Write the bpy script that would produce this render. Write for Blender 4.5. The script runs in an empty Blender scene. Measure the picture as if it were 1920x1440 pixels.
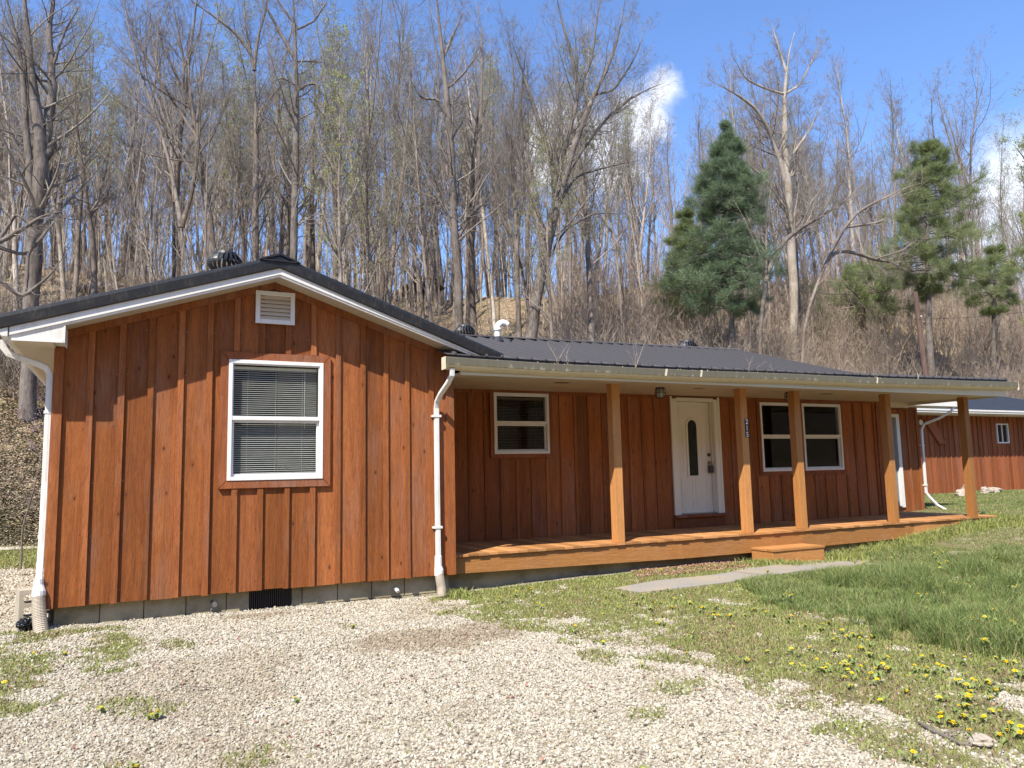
import bpy, math, random
import numpy as np
from mathutils import Vector, Matrix, noise
PI = math.pi
rng = random.Random(7)
nr = np.random.default_rng(11)
SC = bpy.context.scene
COL = SC.collection

# ------------------------------------------------------------------ camera
CAM = np.array([0.7014, -8.9247, 1.5]); FPX = 1430.48
def _rot():
    y, p, r = [math.radians(a) for a in (26.6545, 6.5452, -1.2463)]
    fwd = np.array([math.sin(y)*math.cos(p), math.cos(y)*math.cos(p), math.sin(p)])
    right = np.array([math.cos(y), -math.sin(y), 0.0]); up = np.cross(right, fwd)
    return fwd, right*math.cos(r)+up*math.sin(r), -right*math.sin(r)+up*math.cos(r)
FW, RT, UP = _rot()
def ray(px, py): return FW + RT*(px-960)/FPX + UP*(720-py)/FPX
def at(px, py, ax, val):
    d = ray(px, py); t = (val-CAM[ax])/d[ax]; return CAM + t*d
def atx(px, py, y): return float(at(px, py, 1, y)[0])
def atz(px, py, y): return float(at(px, py, 1, y)[2])
cd = bpy.data.cameras.new('camera'); cam = bpy.data.objects.new('camera', cd); COL.objects.link(cam)
cd.sensor_width = 36; cd.lens = FPX/1920*36; cd.clip_end = 3000; cd.clip_start = .05
M = Matrix([[RT[0], UP[0], -FW[0], CAM[0]], [RT[1], UP[1], -FW[1], CAM[1]], [RT[2], UP[2], -FW[2], CAM[2]], [0, 0, 0, 1]])
cam.matrix_world = M; SC.camera = cam
SC.render.resolution_x = 1024; SC.render.resolution_y = 768

# ------------------------------------------------------------------ light
sv = Vector((-1.18, -1.0, 1.99)).normalized()
sl = bpy.data.lights.new('sun', 'SUN'); sl.energy = 5.0; sl.angle = math.radians(.53); sl.color = (1, .945, .84)
so = bpy.data.objects.new('sun', sl); COL.objects.link(so)
so.rotation_euler = (-sv).to_track_quat('-Z', 'Y').to_euler(); so.location = (0, 0, 30)
W = bpy.data.worlds.new('World'); SC.world = W; W.use_nodes = True
nt = W.node_tree; nt.nodes.clear(); N = nt.nodes.new; L = nt.links.new
out = N('ShaderNodeOutputWorld'); bg = N('ShaderNodeBackground'); L(bg.outputs[0], out.inputs[0])
sky = N('ShaderNodeTexSky'); sky.sky_type = 'NISHITA'; sky.sun_disc = False
sky.sun_elevation = math.asin(sv.z); sky.sun_rotation = math.atan2(sv.x, sv.y)
sky.air_density = 1.0; sky.dust_density = .4; sky.ozone_density = 2.2; sky.altitude = 250
bg.inputs[1].default_value = .108
tc = N('ShaderNodeTexCoord')
def cloud(blobs, seed, nscale, amp):
    """white cloud as a union of fuzzy cones of direction, edges broken by noise"""
    nz = N('ShaderNodeTexNoise'); nz.inputs['Scale'].default_value = nscale; nz.inputs['Detail'].default_value = 8
    nz.inputs['Roughness'].default_value = .62
    mp = N('ShaderNodeVectorMath'); mp.operation = 'ADD'; mp.inputs[1].default_value = (seed, seed*.7, -seed)
    L(tc.outputs['Generated'], mp.inputs[0]); L(mp.outputs[0], nz.inputs['Vector'])
    acc = None
    for (px, py, rad) in blobs:
        d = ray(px, py); d = d/np.linalg.norm(d)
        ds = N('ShaderNodeVectorMath'); ds.operation = 'DISTANCE'; ds.inputs[1].default_value = tuple(d)
        L(tc.outputs['Generated'], ds.inputs[0])
        m = N('ShaderNodeMath'); m.operation = 'DIVIDE'; m.inputs[1].default_value = rad/FPX; L(ds.outputs['Value'], m.inputs[0])
        if acc is None: acc = m.outputs[0]
        else:
            k = N('ShaderNodeMath'); k.operation = 'SMOOTH_MIN'; k.inputs[2].default_value = .3
            L(acc, k.inputs[0]); L(m.outputs[0], k.inputs[1]); acc = k.outputs[0]
    a = N('ShaderNodeMath'); a.operation = 'MULTIPLY_ADD'; a.inputs[1].default_value = -amp*2; a.inputs[2].default_value = amp
    L(nz.outputs['Fac'], a.inputs[0])
    b = N('ShaderNodeMath'); b.operation = 'ADD'; L(acc, b.inputs[0]); L(a.outputs[0], b.inputs[1])
    r = N('ShaderNodeMapRange'); r.interpolation_type = 'SMOOTHSTEP'
    r.inputs['From Min'].default_value = 1.12; r.inputs['From Max'].default_value = .35
    r.inputs['To Min'].default_value = 0; r.inputs['To Max'].default_value = .74
    L(b.outputs[0], r.inputs['Value']); return r.outputs[0], nz.outputs['Fac']
c1, n1 = cloud([(1238, 172, 42), (1195, 225, 70), (1130, 265, 75), (1062, 245, 58), (1020, 300, 62), (1150, 330, 60)], 3.1, 9, 1.25)
c2, n2 = cloud([(1935, 355, 115), (1890, 400, 100), (1990, 420, 180), (1866, 380, 55), (2100, 400, 170)], 9.4, 7, .7)
prev = sky.outputs[0]
tint = N('ShaderNodeMix'); tint.data_type = 'RGBA'; tint.blend_type = 'MULTIPLY'; tint.inputs[0].default_value = 1
tint.inputs[7].default_value = (1.0, 1.17, 1.46, 1); L(prev, tint.inputs[6]); prev = tint.outputs[2]
for c, n in ((c1, n1), (c2, n2)):
    rr = N('ShaderNodeMapRange'); rr.inputs['To Min'].default_value = 5.4; rr.inputs['To Max'].default_value = 8.4
    rr.inputs['From Min'].default_value = .3; rr.inputs['From Max'].default_value = .62; L(n, rr.inputs['Value'])
    cc = N('ShaderNodeCombineColor'); L(rr.outputs[0], cc.inputs[0]); L(rr.outputs[0], cc.inputs[1]); L(rr.outputs[0], cc.inputs[2])
    mx = N('ShaderNodeMix'); mx.data_type = 'RGBA'; L(c, mx.inputs[0]); L(prev, mx.inputs[6]); L(cc.outputs[0], mx.inputs[7]); prev = mx.outputs[2]
L(prev, bg.inputs[0])
vs = SC.view_settings; vs.view_transform = 'Standard'; vs.look = 'None'; vs.gamma = 1; vs.exposure = .88; vs.use_curve_mapping = False

# ------------------------------------------------------------------ object helpers
def tag(o, label=None, cat=None, group=None, kind=None):
    if label: o['label'] = label
    if cat: o['category'] = cat
    if group: o['group'] = group
    if kind: o['kind'] = kind
    return o
def empty(name, loc=(0, 0, 0), rz=0):
    o = bpy.data.objects.new(name, None); COL.objects.link(o); o.location = loc; o.rotation_euler = (0, 0, rz)
    o.empty_display_size = .2; return o
def mesh_np(name, V, F, mats, parent=None, tone=None, smooth=False, midx=None, loc=None, fs=None):
    """V (n,3), F (m,k) numpy with constant k (or list of arrays)"""
    me = bpy.data.meshes.new(name)
    if not isinstance(F, (list, tuple)): F = [F]
    F = [f for f in F if len(f)]
    V = np.asarray(V, np.float32)
    tot = np.concatenate([np.full(len(f), f.shape[1], np.int32) for f in F])
    idx = np.concatenate([f.ravel() for f in F]).astype(np.int32)
    me.vertices.add(len(V)); me.vertices.foreach_set('co', V.ravel())
    me.loops.add(len(idx)); me.loops.foreach_set('vertex_index', idx)
    me.polygons.add(len(tot)); st = np.concatenate([[0], np.cumsum(tot)[:-1]]).astype(np.int32)
    me.polygons.foreach_set('loop_start', st); me.polygons.foreach_set('loop_total', tot)
    if not isinstance(mats, (list, tuple)): mats = [mats]
    for m in mats: me.materials.append(m)
    if midx is not None: me.polygons.foreach_set('material_index', np.asarray(midx, np.int32))
    me.polygons.foreach_set('use_smooth', np.full(len(tot), smooth, bool))
    if tone is not None:
        a = me.attributes.new('tone', 'FLOAT', 'POINT'); a.data.foreach_set('value', np.asarray(tone, np.float32))
    me.update(calc_edges=True); me.validate(clean_customdata=False)
    o = bpy.data.objects.new(name, me); COL.objects.link(o)
    if parent is not None: o.parent = parent
    if loc is not None: o.location = loc
    return o
class MB:
    def __init__(s): s.v = []; s.f = []; s.t = []; s.m = []; s.mi = 0
    def add(s, vs_, fs_, tone=.5):
        b = len(s.v); s.v += [tuple(map(float, p)) for p in vs_]; s.t += [tone]*len(vs_)
        s.f += [tuple(i+b for i in f) for f in fs_]; s.m += [s.mi]*len(fs_); return s
    def hexa(s, p, tone=.5):     # 4 bottom, 4 top
        return s.add(p, [(3, 2, 1, 0), (4, 5, 6, 7), (0, 1, 5, 4), (1, 2, 6, 5), (2, 3, 7, 6), (3, 0, 4, 7)], tone)
    def box(s, x0, x1, y0, y1, z0, z1, tone=.5):
        return s.hexa([(x0, y0, z0), (x1, y0, z0), (x1, y1, z0), (x0, y1, z0), (x0, y0, z1), (x1, y0, z1), (x1, y1, z1), (x0, y1, z1)], tone)
    def slab_xz(s, pts, y0, y1, tone=.5):    # polygon in xz (counter-clockwise seen from -y) extruded in y
        n = len(pts); v = [(x, y0, z) for x, z in pts]+[(x, y1, z) for x, z in pts]
        f = [tuple(range(n)), tuple(range(2*n-1, n-1, -1))]+[(i, i+n, (i+1) % n+n, (i+1) % n) for i in range(n)]
        return s.add(v, f, tone)
    def tube(s, pts, r, n=10, tone=.5, cap=True, sx=1, sy=1):
        pts = [Vector(p) for p in pts]; rs = r if isinstance(r, (list, tuple)) else [r]*len(pts)
        ring = []; ref = None
        for i, p in enumerate(pts):
            t = (pts[min(i+1, len(pts)-1)]-pts[max(i-1, 0)]).normalized()
            if ref is None: ref = Vector((0, 0, 1)) if abs(t.z) < .9 else Vector((1, 0, 0))
            u = t.cross(ref).normalized(); w = u.cross(t).normalized(); ref = w
            ring.append([p+u*math.cos(a)*rs[i]*sx+w*math.sin(a)*rs[i]*sy for a in [2*PI*k/n+PI/n for k in range(n)]])
        v = [q for R_ in ring for q in R_]; f = []
        for i in range(len(pts)-1):
            for k in range(n): a = i*n+k; b = i*n+(k+1) % n; f.append((a, b, b+n, a+n))
        if cap: f += [tuple(range(n-1, -1, -1)), tuple(range(len(v)-n, len(v)))]
        return s.add(v, f, tone)
    def build(s, name, mats, parent=None, smooth=False, loc=None, bevel=0):
        v = s.v
        if loc is not None: v = [(x-loc[0], y-loc[1], z-loc[2]) for x, y, z in v]
        me = bpy.data.meshes.new(name); me.from_pydata(v, [], s.f)
        for m in (mats if isinstance(mats, (list, tuple)) else [mats]): me.materials.append(m)
        me.polygons.foreach_set('material_index', s.m)
        a = me.attributes.new('tone', 'FLOAT', 'POINT'); a.data.foreach_set('value', s.t)
        me.polygons.foreach_set('use_smooth', [smooth]*len(me.polygons))
        me.update(); o = bpy.data.objects.new(name, me); COL.objects.link(o)
        if parent is not None: o.parent = parent
        if loc is not None: o.location = loc
        if bevel:
            b = o.modifiers.new('bevel', 'BEVEL'); b.width = bevel; b.segments = 2; b.limit_method = 'ANGLE'; b.angle_limit = math.radians(40)
        return o

# ------------------------------------------------------------------ materials
class Mat:
    def __init__(s, name, rough=.7, spec=.3):
        s.m = bpy.data.materials.new(name); s.m.use_nodes = True; s.t = s.m.node_tree
        s.b = s.t.nodes['Principled BSDF']; s.b.inputs['Roughness'].default_value = rough
        s.b.inputs['Specular IOR Level'].default_value = spec
    def n(s, t, **k):
        o = s.t.nodes.new(t)
        for a, v in k.items():
            if a in o.inputs: o.inputs[a].default_value = v
            else: setattr(o, a, v)
        return o
    def l(s, a, b): s.t.links.new(a, b); return s
    def coord(s, scale=(1, 1, 1), jitter=True, kind='Object'):
        tc = s.n('ShaderNodeTexCoord'); src = tc.outputs[kind]
        if jitter:
            at_ = s.n('ShaderNodeAttribute', attribute_name='tone')
            mm = s.n('ShaderNodeVectorMath', operation='MULTIPLY'); mm.inputs[1].default_value = (37, 53, 71); s.l(at_.outputs['Fac'], mm.inputs[0])
            ad = s.n('ShaderNodeVectorMath', operation='ADD'); s.l(src, ad.inputs[0]); s.l(mm.outputs[0], ad.inputs[1]); src = ad.outputs[0]
        mp = s.n('ShaderNodeVectorMath', operation='MULTIPLY'); mp.inputs[1].default_value = scale; s.l(src, mp.inputs[0]); return mp.outputs[0]
    def noise(s, vec, scale=1, detail=4, rough=.5, dist=0):
        n = s.n('ShaderNodeTexNoise'); n.inputs['Scale'].default_value = scale; n.inputs['Detail'].default_value = detail
        n.inputs['Roughness'].default_value = rough; n.inputs['Distortion'].default_value = dist
        s.l(vec, n.inputs['Vector']); return n.outputs['Fac']
    def ramp(s, fac, stops, interp='LINEAR'):
        r = s.n('ShaderNodeValToRGB'); r.color_ramp.interpolation = interp; e = r.color_ramp.elements
        while len(e) < len(stops): e.new(.5)
        for i, (p, c) in enumerate(stops):
            e[i].position = p; e[i].color = (c, c, c, 1) if isinstance(c, (int, float)) else (*c, 1)
        s.l(fac, r.inputs[0]); return r.outputs[0]
    def mix(s, fac, a, b, blend='MIX'):
        m = s.n('ShaderNodeMix', data_type='RGBA', blend_type=blend)
        for i, x in ((0, fac), (6, a), (7, b)):
            if isinstance(x, (int, float)): m.inputs[i].default_value = x if i == 0 else (x, x, x, 1)
            elif isinstance(x, tuple): m.inputs[i].default_value = (*x, 1)
            else: s.l(x, m.inputs[i])
        return m.outputs[2]
    def math(s, op, a, b=0., c=None):
        m = s.n('ShaderNodeMath', operation=op)
        for i, x in enumerate((a, b) if c is None else (a, b, c)):
            if isinstance(x, (int, float)): m.inputs[i].default_value = x
            else: s.l(x, m.inputs[i])
        return m.outputs[0]
    def tone(s): return s.n('ShaderNodeAttribute', attribute_name='tone').outputs['Fac']
    def color(s, c):
        if isinstance(c, tuple): s.b.inputs['Base Color'].default_value = (*c, 1)
        else: s.l(c, s.b.inputs['Base Color'])
        return s
    def bump(s, h, strength=.5, dist=.01):
        b = s.n('ShaderNodeBump'); b.inputs['Strength'].default_value = strength; b.inputs['Distance'].default_value = dist
        s.l(h, b.inputs['Height']); s.l(b.outputs[0], s.b.inputs['Normal']); return s
def wood(name, c0, c1, grey, weather=.5, rough=.75, axis='z', knots=True, greycol=(.22, .15, .12)):
    m = Mat(name, rough, .25)
    sc = {'z': (1, 1, .09), 'x': (.09, 1, 1), 'y': (1, .09, 1)}[axis]
    v = m.coord(sc)
    g = m.noise(v, 26, 8, .68, 1.3); fine = m.noise(v, 170, 3, .6)
    big = m.noise(m.coord((1, 1, 1) if axis != 'z' else (1, 1, .35)), 2.3, 4, .6); strk = m.noise(m.coord((1, 1, .05) if axis == 'z' else (1, 1, 1)), 9, 4, .6, .8)
    base = m.mix(m.math('ADD', m.math('MULTIPLY', m.ramp(g, [(.34, 0.), (.64, 1.)]), .6), m.math('MULTIPLY', m.ramp(strk, [(.35, 0.), (.65, 1.)]), .4)), c0, c1)
    hsv = m.n('ShaderNodeHueSaturation'); m.l(base, hsv.inputs['Color'])
    m.l(m.math('MULTIPLY_ADD', m.tone(), .62, .70), hsv.inputs['Value']); m.l(m.math('MULTIPLY_ADD', m.tone(), -.04, 1.02), hsv.inputs['Saturation']); base = hsv.outputs[0]
    base = m.mix(m.math('MULTIPLY', m.ramp(fine, [(.35, 1.), (.5, 0.)]), .35), base, tuple(x*.55 for x in c0))
    wmask = m.math('MULTIPLY', m.ramp(big, [(.5, 0.), (.72, 1.)]), m.ramp(g, [(.35, .25), (.62, 1.)]))
    base = m.mix(m.math('MULTIPLY', wmask, weather), base, greycol)
    hgt = m.math('ADD', g, m.math('MULTIPLY', fine, .5))
    if knots:
        kv = m.n('ShaderNodeTexVoronoi', feature='F1'); kv.inputs['Scale'].default_value = 4.2
        m.l(m.coord((1.6, 1.6, .8) if axis == 'z' else (1, 1, 1)), kv.inputs['Vector'])
        k = m.ramp(kv.outputs['Distance'], [(.045, 1.), (.085, 0.)])
        halo = m.ramp(kv.outputs['Distance'], [(.06, .35), (.2, 0.)])
        base = m.mix(halo, base, tuple(x*.6 for x in c0)); base = m.mix(m.math('MULTIPLY', k, .8), base, tuple(x*.22 for x in c0))
    m.color(base); m.bump(hgt, .9, .007); return m.m
siding = wood('stained_cedar_siding', (.165, .049, .015), (.36, .117, .030), None, .45)
siding_shed = wood('garage_siding', (.17, .050, .018), (.28, .088, .030), None, .35, knots=False)
trimwood = wood('weathered_trim', (.15, .044, .016), (.29, .092, .030), None, .75, greycol=(.25, .17, .13))
deckwood = wood('deck_stain', (.36, .155, .048), (.46, .215, .07), None, .3, .6, axis='x', knots=False, greycol=(.34, .20, .12))
deckboard = wood('deck_board_stain', (.36, .165, .058), (.47, .225, .08), None, .5, .6, axis='y', knots=False, greycol=(.32, .19, .12))
postwood = wood('post_stain', (.36, .15, .045), (.47, .22, .07), None, .25, .6, knots=False, greycol=(.34, .20, .12))
def vinyl(name, col, dirt, rough=.45, streak=True):
    m = Mat(name, rough, .4)
    n = m.noise(m.coord((1, 1, 1), False), 2.2, 6, .6); n2 = m.noise(m.coord((6, 6, 1.2), False), 5, 4, .6)
    f = m.ramp(m.math('MULTIPLY', n, n2), [(.22, 0.), (.42, 1.)])
    m.color(m.mix(m.math('MULTIPLY', f, .5), col, dirt)); return m.m
white = vinyl('white_vinyl', (.66, .64, .60), (.45, .41, .34))
whitetrim = vinyl('white_painted_frame', (.68, .67, .65), (.52, .49, .43))
cream = vinyl('cream_soffit', (.52, .45, .35), (.40, .34, .25))
porchcream = vinyl('aged_porch_trim', (.58, .52, .38), (.46, .41, .28))
def soffit_mat(name, col, sx):
    m = Mat(name, .5, .3)
    w = m.n('ShaderNodeTexWave', wave_type='BANDS', bands_direction='X' if sx else 'Y', wave_profile='SAW'); w.inputs['Scale'].default_value = 10.5/PI
    m.l(m.coord((1, 1, 1), False), w.inputs['Vector'])
    g = m.ramp(w.outputs['Fac'], [(.0, .55), (.035, 1.)]); n = m.noise(m.coord((1, 1, 1), False), 3, 5, .6)
    c = m.mix(m.ramp(n, [(.4, 0.), (.75, .5)]), col, tuple(x*.72 for x in col))
    m.color(m.mix(1, c, g, 'MULTIPLY')); return m.m
soffit_x = soffit_mat('soffit_panels', (.50, .43, .33), True)
soffit_y = soffit_mat('eave_soffit_panels', (.54, .47, .36), False)
def gutter_mat():
    m = Mat('grimy_gutter', .5, .35)
    sep = m.n('ShaderNodeSeparateXYZ'); tcn = m.n('ShaderNodeTexCoord'); m.l(tcn.outputs['Object'], sep.inputs[0])
    n = m.noise(m.coord((3, 3, 1), False), 4, 6, .65); n2 = m.noise(m.coord((22, 3, .8), False), 3, 4, .7)
    hz = m.ramp(m.math('ADD', m.tone(), m.math('MULTIPLY', m.math('SUBTRACT', n, .5), .9)), [(.42, 0.), (.8, 1.)])
    grime = m.mix(n2, (.03, .027, .018), (.11, .10, .07))
    cl = m.mix(m.ramp(n, [(.35, 0.), (.7, .7)]), (.64, .58, .43), (.50, .46, .31))
    m.color(m.mix(m.math('MULTIPLY', hz, .9), cl, grime)); return m.m
gutterm = gutter_mat()
def metal(name, col, rough, dustc, dusty=.3):
    m = Mat(name, rough, .5)
    n = m.noise(m.coord((1, 1, 1), False), 5, 7, .7); n2 = m.noise(m.coord((14, 14, 3), False), 4, 4, .6)
    f = m.math('MULTIPLY', m.ramp(n, [(.45, 0.), (.7, 1.)]), m.ramp(n2, [(.4, 0.), (.65, 1.)]))
    m.color(m.mix(m.math('MULTIPLY', f, dusty), col, dustc)); return m.m
blackmetal = metal('black_roof_trim', (.010, .010, .011), .42, (.16, .145, .11), .28)
roofmetal = metal('dark_metal_roofing', (.066, .060, .060), .62, (.10, .092, .088), .15)
garageroof = metal('blue_black_roofing', (.040, .048, .068), .5, (.12, .12, .13), .2)
ventblack = metal('black_vent', (.018, .018, .02), .45, (.12, .11, .10), .3)
def plain(name, col, rough=.6, spec=.3, metallic=0):
    m = Mat(name, rough, spec); m.b.inputs['Metallic'].default_value = metallic
    n = m.noise(m.coord((1, 1, 1), False), 9, 5, .6)
    m.color(m.mix(m.ramp(n, [(.35, 0.), (.7, .6)]), col, tuple(x*.72 for x in col))); return m.m
pvc = plain('white_pvc', (.80, .79, .76), .35)
flexpipe = plain('dusty_corrugated_pipe', (.42, .36, .28), .7)
doorpaint = Mat('cream_door_paint', .4, .35); doorpaint.color(doorpaint.mix(doorpaint.ramp(doorpaint.noise(doorpaint.coord((1, 1, 1), False), 3, 4, .5), [(.4, 0.), (.8, .25)]), (.70, .65, .54), (.60, .54, .43))); doorpaint = doorpaint.m
darkbronze = plain('dark_bronze', (.03, .022, .018), .35, .5)
brass = plain('aged_brass', (.32, .20, .08), .35, .5, .8)
steel = plain('galvanised_steel', (.35, .36, .38), .35, .5, .8)
blackplastic = plain('black_plastic', (.012, .012, .014), .3, .5)
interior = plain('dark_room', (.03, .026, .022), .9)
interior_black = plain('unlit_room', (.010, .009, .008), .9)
blindbrown = plain('brown_blind_slat', (.16, .115, .07), .6)
doorgrey = plain('grey_door', (.20, .21, .22), .5)
curtain = plain('room_wall', (.16, .145, .11), .9)
blindm = plain('blind_slat', (.85, .83, .78), .4)
numwhite = plain('number_white', (.8, .8, .78), .4)
def glass():
    m = Mat('window_glass', .02, .5)
    g = m.n('ShaderNodeBsdfGlossy'); g.inputs['Roughness'].default_value = .015; g.inputs['Color'].default_value = (.95, .97, 1, 1)
    t = m.n('ShaderNodeBsdfTransparent'); t.inputs['Color'].default_value = (.88, .90, .88, 1)
    fr = m.n('ShaderNodeFresnel'); fr.inputs['IOR'].default_value = 1.5
    mx = m.n('ShaderNodeMixShader'); m.l(m.math('MULTIPLY_ADD', fr.outputs[0], .55, .0), mx.inputs[0]); m.l(t.outputs[0], mx.inputs[1]); m.l(g.outputs[0], mx.inputs[2])
    o = m.t.nodes['Material Output']; m.l(mx.outputs[0], o.inputs['Surface']); return m.m
glassm = glass()
def block():
    m = Mat('concrete_block', .9, .15)
    n = m.noise(m.coord((1, 1, 1), False), 3, 8, .65); f = m.noise(m.coord((1, 1, 1), False), 60, 3, .6)
    c = m.ramp(n, [(.3, (.20, .175, .11)), (.5, (.38, .335, .23)), (.75, (.52, .46, .33))])
    c = m.mix(.35, c, m.mix(f, (.08, .07, .05), (.4, .35, .27)), 'OVERLAY'); m.color(c); m.bump(f, .5, .006); return m.m
blockm = block()
def concrete(name, a, b):
    m = Mat(name, .9, .15)
    n = m.noise(m.coord((1, 1, 1), False), 2.5, 8, .65); f = m.noise(m.coord((1, 1, 1), False), 70, 3, .6)
    m.color(m.mix(.3, m.mix(m.ramp(n, [(.35, 0.), (.65, 1.)]), a, b), f, 'OVERLAY')); m.bump(f, .4, .004); return m.m
pathm = concrete('weathered_concrete', (.30, .245, .175), (.24, .225, .205))
cinder = concrete('cinder_concrete', (.42, .36, .27), (.33, .29, .22))

# ------------------------------------------------------------------ terrain height
def sstep(t): t = min(1, max(0, t)); return t*t*(3-2*t)
CR = [(-900, 470), (-300, 480), (30, 492), (250, 512), (500, 540), (750, 562), (1000, 556), (1300, 530), (1600, 520), (1900, 560), (2300, 600)]
YC = 34.0
crx = [atx(px, py, YC) for px, py in CR]; crz = [atz(px, py, YC) for px, py in CR]
def gz_arr(x, y):
    x = np.asarray(x, float); y = np.asarray(y, float)
    ss = lambda t: (lambda u: u*u*(3-2*u))(np.clip(t, 0, 1))
    base = .04 + .26*ss((x-10.5)/4.5)*ss((y+5)/5) + .25*ss((x-15)/9) - .03*ss((-y-3)/4) + .025*np.sin(x*.9+1)*np.cos(y*.7)
    base = base + .09*ss((x-5.5)/3)*ss((-y-1)/3)*0
    zc = np.interp(x, crx, crz)
    y0 = 11.5 + 1.2*np.sin(x*.21) + np.clip(x-14, 0, 30)*.05
    t = np.clip((y-y0)/(YC-y0), 0, 1); pr = t*.8+.2*t*t*(3-2*t)
    pr = np.where(t < .08, t*t/.08*.85, pr)
    h = (zc-base)*np.clip(pr, 0, 1)
    und = .35*np.sin(x*.31+y*.17)*np.sin(y*.4+x*.11)*np.clip(t*4, 0, 1)
    aft = np.clip(y-YC, 0, 200); h = h - aft*.10 - .25*np.clip(aft-40, 0, 200)*.3
    sth = np.clip((-y-30)/38, 0, 1); base = base + 24*sth*sth*(3-2*sth)  # unseen hill added behind the camera to cut sky fill and darken window reflections
    return base+h+und
def gz(x, y): return float(gz_arr(x, y))
# ================================================================== HOUSE
house = empty('house'); tag(house, 'low brown board and batten house with dark metal roof and long front porch', 'house')
YW = 1.63           # recessed porch wall
def rtop(x): return 3.728-.335*abs(x-2.14)
def clad(name, breaks, y, zb, ztop, holes, mat, parent, bw=.058, bt=.028, skip=lambda x, z: False, corner=None, sgn=1, brk=None, nails=False):
    """board and batten wall in the xz plane facing -y. breaks = batten centres incl. both ends"""
    m = MB()
    for i in range(len(breaks)-1):
        a, b = breaks[i]+.002, breaks[i+1]-.002; tone = rng.random(); jz = rng.uniform(-.008, .006); yo = rng.uniform(0, .003)
        cuts = sorted({a, b} | {c for h in holes for c in (h[0], h[1]) if a < c < b} | ({brk} if brk and a < brk < b else set()))
        for c0, c1 in zip(cuts[:-1], cuts[1:]):
            mid = (c0+c1)/2; segs = [(zb+jz, None)]
            for h in holes:
                if h[0] <= mid <= h[1]:
                    segs = [(zb+jz, h[2]), (h[3], None)]
            for s0, s1 in segs:
                za, zb_ = (ztop(c0), ztop(c1)) if s1 is None else (s1, s1)
                m.hexa([(c0, y+yo, s0), (c1, y+yo, s0), (c1, y+.03, s0), (c0, y+.03, s0), (c0, y+yo, za), (c1, y+yo, zb_), (c1, y+.03, zb_), (c0, y+.03, za)], tone)
    for i, x in enumerate(breaks):
        if i in (0, len(breaks)-1): continue
        segs = [(zb+rng.uniform(-.012, .006), ztop(x)-.001)]
        for h in holes:
            if h[0]-.09-bw/2 < x < h[1]+.09+bw/2:
                segs = [(segs[0][0], h[2]-.089), (h[3]+.089, segs[0][1])]
        for s0, s1 in segs:
            if s1-s0 < .05: continue
            w = bw/2*rng.uniform(.94, 1.06); lean = rng.uniform(-.003, .003); tone = rng.random()
            if brk is not None and abs(x-brk) < .03: zt0 = zt1 = s1-.02
            m.hexa([(x-w+lean, y-bt, s0), (x+w+lean, y-bt, s0), (x+w+lean, y-.0005, s0), (x-w+lean, y-.0005, s0),
                    (x-w, y-bt, s1), (x+w, y-bt, s1), (x+w, y-.0005, s1), (x-w, y-.0005, s1)], tone)
    if nails:
        m.mi = 1
        for x in breaks[1:-1]:
            for z in (.4, .95, 1.5, 2.05, 2.6, 3.1):
                for dx in (-.05, .05):
                    X = x+dx+rng.uniform(-.006, .006); Z = z+rng.uniform(-.03, .03)
                    if Z > ztop(X)-.14 or any(h[0]-.12 < X < h[1]+.12 and h[2]-.12 < Z < h[3]+.12 for h in holes): continue
                    m.box(X-.0035, X+.0035, y-.003, y, Z-.0035, Z+.0035)
    return m.build(name, [mat, steel] if nails else mat, parent)
def trim_frame(x0, x1, z0, z1, y, w, th, parent, mat, name='window_trim'):
    """mitred picture-frame casing around the hole"""
    m = MB(); o = [(x0-w, z0-w), (x1+w, z0-w), (x1+w, z1+w), (x0-w, z1+w)]; i_ = [(x0, z0), (x1, z0), (x1, z1), (x0, z1)]
    for k in range(4):
        a, b = k, (k+1) % 4; g = .0015
        q = [o[a], o[b], i_[b], i_[a]]; cx = sum(p[0] for p in q)/4; cz = sum(p[1] for p in q)/4
        m.slab_xz([(p[0]+(cx-p[0])*g*4, p[1]+(cz-p[1])*g*4) for p in q], y-th, y+.002, rng.uniform(.3, .8))
    return m.build(name, mat, parent)
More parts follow.
